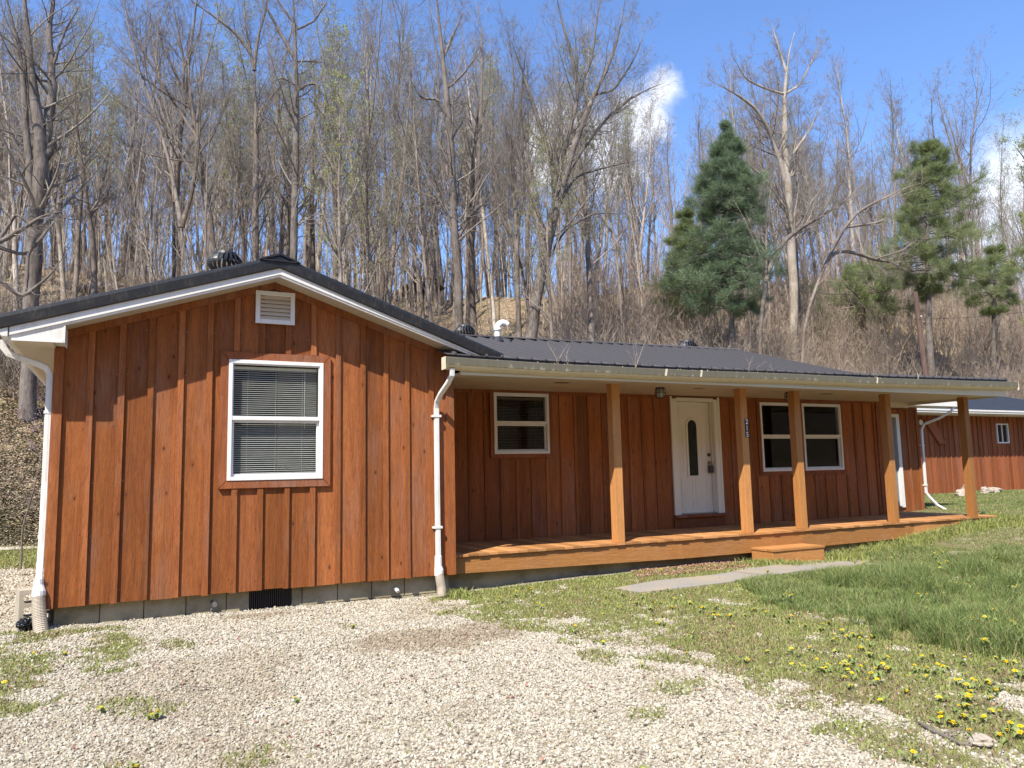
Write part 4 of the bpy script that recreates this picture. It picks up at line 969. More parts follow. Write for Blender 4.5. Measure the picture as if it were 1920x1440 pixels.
# taller clumps along the ragged front edge of the lawn and by the path
x, y, z = scatter(260000, 6.2, 11.5, -6.2, -.9); ed = fbm(x*2.2+8, y*2.2+21); v_, l_, r_ = masks(x, y); v2, l2, r2 = masks(x-.5, y+.0); k = (l_ > .5) & ((l2 < .5) | (ed > .60)) & (nr.random(len(x)) < .55); x, y, z, ed = x[k], y[k], z[k], ed[k]
h = (.07+.22*np.clip((ed-.42)*4, 0, 1))*np.clip((-y-.9)/1.6, .22, 1)*nr.uniform(.5, 1.2, len(x)); blades(x, y, z, h, .0065*nr.uniform(.7, 1.4, len(x)), .95, np.clip(nr.normal(.42, .2, len(x)), .1, 1), 'lawn_grass', grassm, 'long arching grass tufts along the front edge of the lawn', 'grass')
def weeds(n, box, name, label, scale=1):
    x, y, z = scatter(n, *box); v_, l_, r_ = masks(x, y); k = (nr.random(len(x)) < v_**1.1) & ~((x > 0) & (y > .1)) | ((nr.random(len(x)) < .006) & ~((x > 0) & (y > .1))); k &= ~pip(x, y, PATHP); x, y, z = x[k], y[k], z[k]
    k = len(x); h = nr.uniform(.008, .036, k)*scale*np.where(nr.random(k) < .10, 1.9, 1); w = nr.uniform(.005, .013, k)*scale
    patch = fbm(x*2.1+60, y*2.1); tone = np.clip(nr.normal(.52, .24, k)+(patch-.5)*.7, 0, 1)
    return blades(x, y, z, h, w, 1.25, tone, name, weedm, label, 'weeds')
weeds(520000, (-3, 11.5, -7.2, 1.0), 'weeds', 'low green and straw coloured weeds creeping over the gravel')
weeds(150000, (-9, .2, 4, 11.5), 'weeds', 'weedy grass strip at the foot of the leafy slope left of the house', 1.8)
# fringe of taller weeds in front of the deck, by the step and along the deck's end
fx = []
for (a, b, n_, hh, w_) in (((4.3, .05), (9.2, -.02), 1500, .05, .22), ((8.9, .0), (9.5, -.35), 700, .11, .2), ((9.3, -.42), (10.3, -.42), 700, .07, .12), ((10.4, -.1), (15.6, .0), 5200, .16, .22), ((15.5, -.1), (16.2, 1.0), 1600, .2, .3), ((4.15, -.12), (4.4, -.12), 260, .12, .1), ((-.1, -.05), (.1, -.3), 0, .1, .1)):
    t = nr.random(n_); x = a[0]+(b[0]-a[0])*t+nr.normal(0, w_*.4, n_); y = a[1]+(b[1]-a[1])*t-np.abs(nr.normal(0, w_, n_)); fx.append((x, y, nr.uniform(.4, 1.2, n_)*hh))
x = np.concatenate([f[0] for f in fx]); y = np.concatenate([f[1] for f in fx]); h = np.concatenate([f[2] for f in fx]); z = gh(x, y)
k = len(x); blades(x, y, z, h, nr.uniform(.008, .018, k), .9, np.clip(nr.normal(.6, .2, k), .2, 1), 'weeds', weedm, 'leafy green weeds growing up against the porch deck and step', 'weeds')
# dead reddish leaves in front of the deck and scattered brown leaves
n_ = 6000; x, y, z = scatter(60000, 4, 11, -1.5, .6); v_, l_, r_ = masks(x, y); k = r_ > .5; x, y, z = x[k], y[k], z[k]
x2, y2, z2 = scatter(1500, -2, 9, -7, .1); x = np.concatenate([x, x2]); y = np.concatenate([y, y2]); z = np.concatenate([z, z2])
k = len(x); s = nr.uniform(.008, .022, k); a = nr.uniform(0, 2*PI, k); P = np.zeros((k, 4, 3)); tl = nr.uniform(-.4, .8, (k, 2))
P[:, 0] = np.stack([x-np.cos(a)*s, y-np.sin(a)*s, z+.012], 1); P[:, 1] = np.stack([x+np.sin(a)*s*.5, y-np.cos(a)*s*.5, z+.014+tl[:, 0]*s], 1)
P[:, 2] = np.stack([x+np.cos(a)*s, y+np.sin(a)*s, z+.016+tl[:, 1]*s], 1); P[:, 3] = np.stack([x-np.sin(a)*s*.5, y+np.cos(a)*s*.5, z+.012+tl[:, 0]*s], 1)
redm = Mat('reddish_dead_leaves', .8, .15); redm.color(redm.ramp(redm.tone(), [(0, (.14, .05, .035)), (.6, (.34, .18, .13)), (1, (.42, .30, .22))]))
tag(mesh_np('fallen_leaves', P.reshape(-1, 3), np.arange(k*4).reshape(k, 4), redm.m, tone=np.repeat(nr.random(k), 4)), 'dry reddish brown leaves drifted in front of the deck and over the gravel', 'leaves', kind='stuff')

# --- dandelions
yel = Mat('dandelion_yellow', .6, .2); yel.color(yel.ramp(yel.tone(), [(0, (.70, .42, .01)), (1, (.85, .70, .02))])); yel = yel.m
stemm = leafmat('dandelion_green', [(0, (.14, .18, .05)), (1, (.24, .28, .09))], .2)
def head_mesh(seed, r):
    rr = random.Random(seed); m = MB()
    for ring, (rad, zz, cnt) in enumerate(((1., -.05, 18), (.78, .18, 14), (.5, .36, 10), (.22, .46, 6))):
        for k in range(cnt):
            a = 2*PI*k/cnt+rr.uniform(-.1, .1)+ring; R_ = r*rad*rr.uniform(.88, 1.08); w = .16+.04*ring; z = r*zz+rr.uniform(-.06, .06)*r
            m.add([(0, 0, z*.3), (math.cos(a-w)*R_*.9, math.sin(a-w)*R_*.9, z), (math.cos(a)*R_, math.sin(a)*R_, z+.02*r), (math.cos(a+w)*R_*.9, math.sin(a+w)*R_*.9, z)], [(0, 1, 2, 3)], rr.uniform(.2, 1) if ring < 2 else rr.uniform(0, .6))
    return m
def dand_proto(seed, r, h, leaves):
    rr = random.Random(seed); root = empty('dandelion'); leaves = leaves//2
    hd = head_mesh(seed, r); lean = (rr.uniform(-.02, .02), rr.uniform(-.02, .02)); hd.v = [(x+lean[0], y+lean[1]-z*.25, z+h) for x, y, z in hd.v]
    hd.build('flower_head', yel, root)
    s = MB(); s.tube([(0, 0, -.01), (lean[0]*.5, lean[1]*.5, h*.5), (lean[0], lean[1], h-.002)], [.0026, .0023, .0028], 6, .7)
    s.build('stem', stemm, root)
    l_ = MB()
    for k in range(leaves):
        a = 2*PI*k/max(1, leaves)+rr.uniform(-.4, .4); ln = rr.uniform(.035, .07); n = 5; v = []
        for j in range(n+1):
            t = j/n; w = .011*math.sin(PI*min(1, t*.9+.1))*(1+.5*(j % 2)); c, s_ = math.cos(a), math.sin(a); d = ln*t; zz = .008+.035*math.sin(PI*t*.8)
            v += [(c*d-s_*w, s_*d+c*w, zz), (c*d+s_*w, s_*d-c*w, zz)]
        l_.add(v, [(2*j, 2*j+1, 2*j+3, 2*j+2) for j in range(n)], rr.random())
    if leaves: l_.build('leaf_rosette', stemm, root)
    return root
protos = [dand_proto(1, .018, .035, 6), dand_proto(2, .016, .05, 5), dand_proto(3, .020, .03, 7), dand_proto(4, .014, .065, 4)]
dpx = [(196, 1327), (295, 1338), (252, 1429), (228, 1437), (281, 1340), (168, 1211), (120, 1230), (58, 1238), (96, 1262), (2, 1290), (662, 1176), (825, 1150), (837, 1146), (555, 1310), (935, 1125), (942, 1127), (1025, 1092), (1016, 1136), (930, 1156), (1074, 1184), (1132, 1211), (1110, 1075), (1137, 1120), (1135, 1134), (1162, 1149), (1160, 1144), (1233, 1172), (1245, 1176), (1288, 1230), (1298, 1200), (1399, 1243), (1490, 1227), (1437, 1224), (1204, 1254), (1205, 1444), (1708, 1412), (1806, 1321), (1760, 1347), (1780, 1349), (1824, 1375), (1829, 1347), (1802, 1277), (1808, 1260), (1868, 1296), (1866, 1255), (1897, 1356), (1912, 1370), (1755, 1256), (1721, 1254), (1739, 1258), (1585, 1241), (1600, 1240), (1584, 1249), (1599, 1268), (1568, 1220), (1566, 1206), (1604, 1192), (1615, 1198), (1651, 1305), (1540, 1177), (1536, 1178), (1580, 1182), (1488, 1124), (1406, 1134), (1417, 1143), (1452, 1152), (1260, 1140), (1380, 1072), (1440, 1085), (1345, 1074), (1285, 1078), (1882, 1067), (1872, 1063), (1693, 1077), (1763, 1070), (1770, 1074), (1826, 1085), (1836, 1100)]
spots = []
for px, py in dpx: p = at(px, py, 2, .06); spots.append((float(p[0]), float(p[1])))
def hull_scatter(P, n, zz=.05, pw=1):
    o = []; xs_ = [p[0] for p in P]; ys_ = [p[1] for p in P]
    while len(o) < n:
        px, py = rng.uniform(min(xs_), max(xs_)), rng.uniform(min(ys_), max(ys_))
        if not pip(np.array([px]), np.array([py]), P)[0]: continue
        # bias to clusters
        if fbm(np.array([px*.012]), np.array([py*.03]))[0] < rng.uniform(.25, .55): continue
        p = at(px, py, 2, zz)
        if (p[0] > 0 and p[0] < 15.5 and p[1] > .05): continue
        if pip(np.array([p[0]]), np.array([p[1]]), PATHP)[0]: continue
        o.append((float(p[0]), float(p[1])))
    return o
spots += hull_scatter([(1350, 1095), (1540, 1150), (1700, 1190), (1920, 1235), (1920, 1420), (1740, 1330), (1480, 1260), (1330, 1180)], 88)
spots += hull_scatter([(900, 1110), (1150, 1095), (1400, 1115), (1500, 1170), (1300, 1170), (1000, 1150)], 26)
spots += hull_scatter([(1560, 1060), (1700, 1010), (1900, 990), (1915, 1180), (1750, 1150), (1580, 1100)], 72, .12)
spots += hull_scatter([(1180, 1075), (1400, 1055), (1420, 1062), (1200, 1085)], 10)
fl = 0
for i, (x, y) in enumerate(spots[:288]):
    pr_ = protos[i % 4]
    if i < 4: o = pr_; ch = None
    else:
        o = pr_.copy(); COL.objects.link(o)
        for c_ in list(pr_.children): d = c_.copy(); COL.objects.link(d); d.parent = o
    v_, l_, r_ = masks(np.array([x]), np.array([y])); s = rng.uniform(.75, 1.2); zz = float(gh(x, y))
    if l_[0] > .5: zz += .085; lab, grp = 'yellow dandelion blooming among the tall green lawn grass', 'dandelions in the lawn'
    elif v_[0] > .25: lab, grp = 'yellow dandelion blooming in the short weeds between gravel and lawn', 'dandelions in the short weeds'
    else: lab, grp = 'yellow dandelion blooming on its own in the pale gravel', 'dandelions in the gravel'
    o.location = (x, y, zz); o.rotation_euler = (rng.uniform(-.2, .3), rng.uniform(-.2, .2), rng.uniform(0, 6.28)); o.scale = (s, s, s); tag(o, lab, 'dandelion', grp)

# --- small things on the ground
def rock(loc, r, seed, flat=.7):
    R_ = np.random.default_rng(seed); import bmesh
    bm = bmesh.new(); bmesh.ops.create_icosphere(bm, subdivisions=3, radius=1); off = seed*3.1
    for v in bm.verts:
        n = noise.noise(v.co*1.3+Vector((off, 0, 0)))*.5+noise.noise(v.co*3.4+Vector((off, 2, 0)))*.16; v.co = v.co*(1+n); v.co.x *= r*(1+.3*math.sin(seed)); v.co.y *= r*.8; v.co.z *= r*flat
    me = bpy.data.meshes.new('rock'); bm.to_mesh(me); bm.free(); me.materials.append(rockm); o = bpy.data.objects.new('rock', me); COL.objects.link(o); o.location = loc; o.rotation_euler = (0, 0, seed); return o
rockm = concrete('pale_rock', (.36, .31, .25), (.24, .20, .16))
rk = [(1804, 926, .20, 'pale rounded rock at the left end of the pile by the garage'), (1815, 919, .19, 'pale rock sitting on top of the pile beside the last porch post'), (1822, 929, .13, 'small pale rock low in the pile against the last porch post'), (1848, 924, .17, 'pale rock just right of the last porch post by the garage'), (1857, 921, .14, 'middle small rock of the three right of the last porch post'), (1866, 923, .15, 'rightmost pale rock of the pile by the garage wall')]
for i, (px, py, r, lab) in enumerate(rk):
    d = ray(px, py); y = 5.2; p = CAM+d*((y-CAM[1])/d[1]); o = rock((p[0], y, gz(p[0], y)+r*.35+(.14 if i == 1 else 0)), r, i+3, .75); tag(o, lab, 'rock', 'rocks piled by the garage')
p = at(1796, 1095, 2, .1); o = rock((p[0], p[1], .13), .06, 12, .7); tag(o, 'small whitish stone lying in the tall lawn grass', 'rock')
p = at(1840, 1396, 2, .03); o = rock((p[0], p[1], .05), .045, 15, .6); tag(o, 'tan stone beside the fallen stick in the weeds', 'rock')
bark0 = Mat('stick_bark', .9, .1); nb = bark0.noise(bark0.coord((1, 1, 1), False), 30, 5, .7); bark0.color(bark0.mix(nb, (.07, .055, .045), (.24, .20, .17))); bark0.bump(nb, .6, .004); stickm = bark0.m
m = MB(); pts = [at(px, py, 2, .05) for px, py in ((1723, 1349), (1745, 1362), (1770, 1372), (1800, 1386), (1822, 1390))]
m.tube([(p[0], p[1], float(gh(p[0], p[1]))+.015) for p in pts], [.008, .013, .011, .009, .005], 8)
q = pts[2]; m.tube([(q[0], q[1], .03+float(gh(q[0], q[1]))), (q[0]+.05, q[1]-.02, .05), (q[0]+.14, q[1]-.03, .06)], [.006, .004, .002], 6)
c0 = tuple(pts[2]); o = m.build('stick', stickm, loc=(c0[0], c0[1], .04)); tag(o, 'broken grey stick lying in the weeds near the right corner', 'stick')
for i, (x, y, a, ln, lab) in enumerate(((2.0, -1.5, .2, .3, 'thin dry twig on the gravel below the crawlspace vent'), (5.2, -3.3, .5, .25, 'thin dry twig on the gravel near the weedy patch'), (1.2, -3.0, 2.6, .3, 'thin dry twig on the gravel near the left foreground weeds'))):
    m = MB(); m.tube([(-ln/2, 0, .0), (0, .02, .012), (ln/2, -.01, .006)], [.002, .004, .002], 6); m.tube([(0, .02, .012), (.06, .06, .03)], [.002, .001], 5)
    o = m.build('twig', stickm); o.location = (x, y, float(gh(x, y))+.02); o.rotation_euler = (0, 0, a); tag(o, lab, 'twig')
# cinder blocks with a black bag
def cinder_block(loc, rz, label, upright=True, w=.2, h=.42, dp=.2, holes=3):
    m = MB(); nf = holes; n = 16; t = .034
    # profile in xz with rounded holes, extruded in y
    hh = (h-t*(nf+1))/nf
    outer = [(-w/2, 0), (w/2, 0), (w/2, h), (-w/2, h)]
    # build as slabs around rounded slots: side walls, webs with concave ends
    for k in range(nf):
        z0 = t+k*(hh+t); z1 = z0+hh; cz = (z0+z1)/2; rx, rz_ = w/2-t, hh/2
        ring = [(rx*math.copysign(abs(math.cos(a))**.6, math.cos(a)), cz+rz_*math.copysign(abs(math.sin(a))**.75, math.sin(a))) for a in [2*PI*j/n*1.0 for j in range(n)]]
        lo, hi = z0-t/2 if k else 0, z1+t/2 if k < nf-1 else h
        def sq(a):
            c, s = math.cos(a), math.sin(a); k_ = 1/max(abs(c), abs(s)); return (w/2*c*k_, (cz+(hi-cz)*s*k_) if s > 0 else (cz+(cz-lo)*s*k_))
        out_ = [sq(2*PI*j/n) for j in range(n)]
        # snap corners
        v = [(x, -dp/2, z) for x, z in out_]+[(x, -dp/2, z) for x, z in ring]+[(x, dp/2, z) for x, z in out_]+[(x, dp/2, z) for x, z in ring]; f = []
        for i in range(n):
            j = (i+1) % n; f += [(i, j, j+n, i+n), (i+2*n, i+3*n, j+3*n, j+2*n), (i+n, j+n, j+3*n, i+3*n), (i, i+2*n, j+2*n, j)]
        m.add(v, f)
    o = m.build('cinder_block', cinder); o.location = loc; o.rotation_euler = (0, 0, rz); tag(o, label, 'cinder block', 'cinder blocks at the corner'); return o
bl = at(57, 1188, 1, .02); gb = float(gh(bl[0], .05))
cb = cinder_block((bl[0]-.03, .10, gb-.03), .25, 'pale concrete block standing on end with a black bag in its bottom hole')
o = cinder_block((bl[0]+.06, .42, gb-.02), .2, 'second pale concrete block behind the upright one at the house corner', h=.42)
import bmesh
bm = bmesh.new(); bmesh.ops.create_icosphere(bm, subdivisions=4, radius=1)
for v in bm.verts:
    d = v.co.copy(); n = abs(noise.noise(d*2.1+Vector((4, 0, 0))))*.5+abs(noise.noise(d*5.3))*.28; v.co = d*(1.0-n); v.co.x *= .085; v.co.y *= .10; v.co.z *= .075
me = bpy.data.meshes.new('plastic_bag'); bm.to_mesh(me); bm.free(); me.materials.append(blackplastic)
bag = bpy.data.objects.new('plastic_bag', me); COL.objects.link(bag); bag.location = (bl[0]-.045, .0, gb+.07); tag(bag, 'crumpled shiny black plastic bag stuffed in the bottom of the concrete block', 'plastic bag')
# ================================================================== TREES
def bark(name, c0, c1, c2, hold=.5):
    m = Mat(name, .92, .1); v = m.coord((1, 1, .22), True); a = m.noise(v, 16, 6, .7, .4); b = m.noise(m.coord((1, 1, .6)), 1.6, 5, .6)
    hsv = m.n('ShaderNodeHueSaturation'); m.l(m.mix(m.ramp(b, [(.42, 0.), (.62, hold)]), m.mix(m.ramp(a, [(.35, 0.), (.65, 1.)]), c0, c1), c2), hsv.inputs['Color'])
    m.l(m.math('MULTIPLY_ADD', m.tone(), .6, .7), hsv.inputs['Value']); m.color(hsv.outputs[0]); m.bump(a, .9, .03); return m.m
bark_grey = bark('grey_brown_bark', (.085, .066, .052), (.24, .19, .155), (.33, .28, .24))
bark_dark = bark('dark_bark', (.06, .049, .041), (.19, .155, .13), (.27, .235, .205), .5)
bark_pale = bark('pale_bark', (.20, .16, .125), (.42, .35, .285), (.52, .46, .39), .7)
twig_grey = bark('twig_grey', (.14, .118, .097), (.27, .232, .195), (.33, .29, .25), .3)
twig_pale = bark('twig_pale', (.18, .145, .12), (.32, .26, .215), (.40, .34, .29), .4)
budm = leafmat('spring_buds', [(0, (.26, .25, .08)), (.5, (.30, .36, .10)), (1, (.42, .46, .18))], .45)
needlem = leafmat('pine_needles_blue_green', [(0, (.08, .12, .075)), (.5, (.15, .21, .12)), (1, (.27, .34, .17))], .35, .5)
needle2 = leafmat('pine_needles_yellow_green', [(0, (.13, .16, .07)), (.5, (.22, .26, .11)), (1, (.35, .39, .17))], .4, .5)

brushm0 = bark('far_wood_bark', (.20, .16, .125), (.36, .30, .25), (.44, .38, .32), .4)
def nrm(v): return v/np.maximum(np.linalg.norm(v, axis=-1, keepdims=True), 1e-9)
def tubes(P, R, s):
    """P (n,k,3), R (n,k) -> verts, quads"""
    n, k, _ = P.shape
    T = np.empty_like(P); T[:, 1:-1] = P[:, 2:]-P[:, :-2]; T[:, 0] = P[:, 1]-P[:, 0]; T[:, -1] = P[:, -1]-P[:, -2]; T = nrm(T)
    ref = np.where(np.abs(T[:, :1, 2:3]) > .8, np.array([[[1., .13, 0]]]), np.array([[[.1, .05, 1.]]]))
    U = nrm(np.cross(T, ref)); W_ = np.cross(U, T); a = 2*PI*np.arange(s)/s
    V = P[:, :, None, :]+R[:, :, None, None]*(U[:, :, None, :]*np.cos(a)[None, None, :, None]+W_[:, :, None, :]*np.sin(a)[None, None, :, None])
    base = (np.arange(n)*k*s)[:, None, None]+(np.arange(k-1)*s)[None, :, None]; i = np.arange(s)[None, None, :]; j = (i+1) % s
    Q = np.stack([base+i, base+j, base+j+s, base+i+s], -1).reshape(-1, 4); return V.reshape(-1, 3), Q
class TB:
    def __init__(s): s.b = []
    def add(s, P, R, sides, tone=None):
        if len(P) == 0: return
        s.b.append((P, R, sides, tone if tone is not None else nr.random(len(P))))
    def build(s, name, mat, parent=None, loc=None, smooth=True, leaves=None):
        Vs, Qs, Ts, o = [], [], [], 0
        for P, R, sd, tn in s.b:
            V, Q = tubes(P, R, sd); Vs.append(V); Qs.append(Q+o); Ts.append(np.repeat(tn, P.shape[1]*sd)); o += len(V)
        V = np.concatenate(Vs)
        if loc is not None: V = V-np.array(loc)
        return mesh_np(name, V, np.concatenate(Qs), mat, parent, tone=np.concatenate(Ts), smooth=smooth)
def spawn(P, R, per, t0, t1, ang, ln, k, up=.1, wob=.12, rf=.6, tip=.35, rmin=.003, relen=True, flat=0, tpow=1.0):
    n, kp, _ = P.shape; seg = np.linalg.norm(P[:, 1:]-P[:, :-1], axis=2).sum(1)
    N_ = n*per; idx = np.repeat(np.arange(n), per)
    t = t0+(t1-t0)*nr.random(N_)**tpow; f = t*(kp-1); i = np.minimum(f.astype(int), kp-2); w = (f-i)[:, None]
    p = P[idx, i]*(1-w)+P[idx, i+1]*w; T = nrm(P[idx, i+1]-P[idx, i]); r = R[idx, i]*(1-w[:, 0])+R[idx, i+1]*w[:, 0]
    rv = nr.normal(size=(N_, 3)); 
    if flat: rv[:, 2] *= (1-flat)
    per_ = nrm(rv-T*(rv*T).sum(1, keepdims=True)); a = np.radians(ang)*nr.uniform(.65, 1.3, N_)[:, None]
    d = nrm(T*np.cos(a)+per_*np.sin(a)); L_ = (seg[idx]*ln if relen else np.full(N_, ln))*nr.uniform(.55, 1.25, N_)*(1.15-.65*(t-t0)/max(1e-6, t1-t0))
    out_ = np.empty((N_, k, 3)); out_[:, 0] = p; st = (L_/(k-1))[:, None]
    for q in range(1, k):
        d = nrm(d+np.array([0, 0, up])+nr.normal(size=(N_, 3))*wob); out_[:, q] = out_[:, q-1]+d*st
    r0 = np.maximum(np.minimum(r*rf, L_*.035), rmin); RR = r0[:, None]*np.linspace(1, tip, k)[None]; return out_, np.maximum(RR, rmin*.7)
def trunk_chain(H, r, k=12, wob=.05, lean=0):
    p = np.zeros((1, k, 3)); d = np.array([nr.normal()*lean, nr.normal()*lean, 1.0])
    for i in range(1, k):
        d = d+np.array([nr.normal()*wob, nr.normal()*wob, 0]); d[:2] *= .9; d = d/np.linalg.norm(d); p[0, i] = p[0, i-1]+d*H/(k-1)
    R = r*(1-np.linspace(0, 1, k)**1.1*.88); R[0] *= 1.35; return p, R[None]
def crown_levels(tb, P, R, n1, n2, n3, n4, t0, l1, up, ang=42, leafy=None, thin=1.0, l2=.5, t1=.98, rf1=.45):
    P1, R1 = spawn(P, R, n1, t0, t1, ang, l1, 8, up, .10, rf1, .2, .008*thin, relen=True); tb.add(P1, R1, 5)
    P2, R2 = spawn(P1, R1, n2, .12, .97, 50, l2*.92, 5, up*.6, .16, .55, .3, .0055*thin); tb.add(P2, R2, 4)
    P3, R3 = spawn(P2, R2, n3, .1, .98, 50, .5, 4, up*.4, .18, .6, .4, .0042*thin); tb.add(P3, R3, 3)
    if n4: P4, R4 = spawn(P3, R3, n4, .15, .98, 45, .6, 3, up*.3, .2, .7, .6, .0034*thin); tb.add(P4, R4, 3)
    else: P4 = P3
    return P4
def bud_cloud(P, frac, size, name, mat, parent, per=2, spread=.05):
    k = nr.random(len(P)) < frac; e = P[k][:, -1]; e = np.repeat(e, per, 0)+nr.normal(size=(k.sum()*per, 3))*spread; n = len(e); s = size*nr.uniform(.6, 1.3, n)
    a = nrm(nr.normal(size=(n, 3)))*s[:, None]; b = nrm(np.cross(a, nr.normal(size=(n, 3))))*s[:, None]*.6
    V = np.stack([e-a, e-b, e+a, e+b], 1).reshape(-1, 3); return mesh_np(name, V, np.arange(n*4).reshape(n, 4), mat, parent, tone=np.repeat(nr.random(n), 4))
def proto_tree(kind):
    H = nr.uniform(12, 15); root = empty('bare_tree')
    r = nr.uniform(.085, .14)
    if kind == 'fork':
        P, R = trunk_chain(H*.45, r, 7, .06, .1); tp = P[0, -1]; ch = []
        for s in (-1, 1):
            Q, S = trunk_chain(H*.6, r*.62, 9, .07, .0); Q = Q+tp; Q[0, :, 0] += s*np.linspace(0, 1, 9)**.8*H*.09; ch.append((Q, S))
        tb = TB(); tb.add(P, R, 9); [tb.add(Q, S, 7) for Q, S in ch]; tb.build('trunk', bark_grey, root)
        cb = TB(); E = np.concatenate([Q for Q, S in ch]); ER = np.concatenate([S for Q, S in ch]); tw = crown_levels(cb, E, ER, 13, 6, 5, 2, .12, .42, .16, 38)
        cb.build('crown', twig_grey, root)
    else:
        P, R = trunk_chain(H, r, 14, .045 if kind != 'crooked' else .11, .05); tb = TB(); tb.add(P, R, 9)
        mt, mc = {'pale': (bark_pale, twig_pale), 'dark': (bark_dark, twig_grey), 'bud': (bark_grey, twig_pale)}.get(kind, (bark_grey, twig_grey))
        tb.build('trunk', mt, root); cb = TB()
        if kind == 'pole': tw = crown_levels(cb, P, R, 17, 5, 4, 2, .5, .17, .14, 40)
        elif kind == 'wide': tw = crown_levels(cb, P, R, 26, 6, 5, 2, .3, .30, .14, 46)
        else: tw = crown_levels(cb, P, R, 24, 6, 5, 2, .38, .24, .17, 38)
        cb.build('crown', mc, root)
        if kind == 'bud': bud_cloud(tw, .8, .035, 'spring_buds', budm, root, 2, .06)
    return root
kinds = ['std', 'std', 'pole', 'pole', 'fork', 'pale', 'crooked', 'wide', 'dark', 'bud', 'pole', 'pale', 'bud', 'std']
tprot = [(k, proto_tree(k)) for k in kinds]
lab = {'std': ('slender bare grey tree with an upswept crown', 'slender bare trees'), 'pole': ('thin bare pole-like tree with a sparse high crown', 'thin pole-like trees'), 'fork': ('bare grey tree forking into two stems', 'forked bare trees'),
       'pale': ('bare tree with pale sunlit bark', 'pale-barked bare trees'), 'crooked': ('bare grey tree with a crooked trunk', 'crooked bare trees'), 'wide': ('bare tree with a wide twiggy crown', 'wide-crowned bare trees'),
       'dark': ('bare tree with a dark trunk', 'dark-trunked bare trees'), 'bud': ('slim tree with yellow green spring buds', 'budding trees')}
pos = []; used = set(); tries = 0
def ppx(x, y, z):
    v = np.array([x, y, z])-CAM; zz = v@FW; return 960+FPX*(v@RT)/zz, 720-FPX*(v@UP)/zz, zz
while len(pos) < 262 and tries < 60000:
    tries += 1
    px = rng.uniform(-60, 1980)
    Y_ = 15.5+(rng.random()**.8)*33
    if px > 1150 and Y_ < 24: continue
    x = CAM[0]+(Y_-CAM[1])*(ray(px, 700)[0]/ray(px, 700)[1]); md = .9 if Y_ > 28 else 1.5
    if any((x-a)**2+(Y_-b)**2 < md*md for a, b, *_ in pos): continue
    # leave the open sky on the right where the photo shows none
    if 1250 < px < 1330 and rng.random() < .5: continue
    pos.append((x, Y_, px))
for x, y, px in pos:
    w = [1]*len(tprot)
    i = rng.randrange(len(tprot))
    if kinds[i] == 'dark' and rng.random() < .5: i = rng.choice([9, 12])
    k, pr_ = tprot[i]
    if i not in used: o = pr_; used.add(i)
    else:
        o = pr_.copy(); COL.objects.link(o)
        for c_ in list(pr_.children): d = c_.copy(); COL.objects.link(d); d.parent = o
    g_ = float(gh(x, y)); 
    # crown-top line read off the photograph (how tall the wood stands in each direction)
    tp = np.interp(px, [-60, 100, 250, 450, 650, 800, 1000, 1200, 1260, 1330, 1450, 1600, 1700, 1850, 1950], [0, 20, 70, 40, 50, 70, 60, 130, 260, 210, 170, 150, 160, 220, 280])
    tp += rng.uniform(-45, 170)
    d = ray(px, tp); zt = CAM[2]+d[2]*(y-CAM[1])/d[1]; H = min(max(zt-g_, 6.), 19.); s = H/13.8
    sxy = s*rng.uniform(.85, 1.2); 
    o.location = (x, y, g_-.15); o.scale = (sxy, sxy, s); o.rotation_euler = (rng.uniform(-.05, .05), rng.uniform(-.05, .05), rng.uniform(0, 6.28))
    zone = ' far left on the hillside' if px < 330 else (' behind the gable wing' if px < 830 else (' behind the porch roof' if px < 1260 else ' behind the pines'))
    tag(o, lab[k][0]+zone, 'tree', lab[k][1]+zone)
for i, (k, pr_) in enumerate(tprot):
    if i not in used:
        for c_ in list(pr_.children): bpy.data.objects.remove(c_)
        bpy.data.objects.remove(pr_)

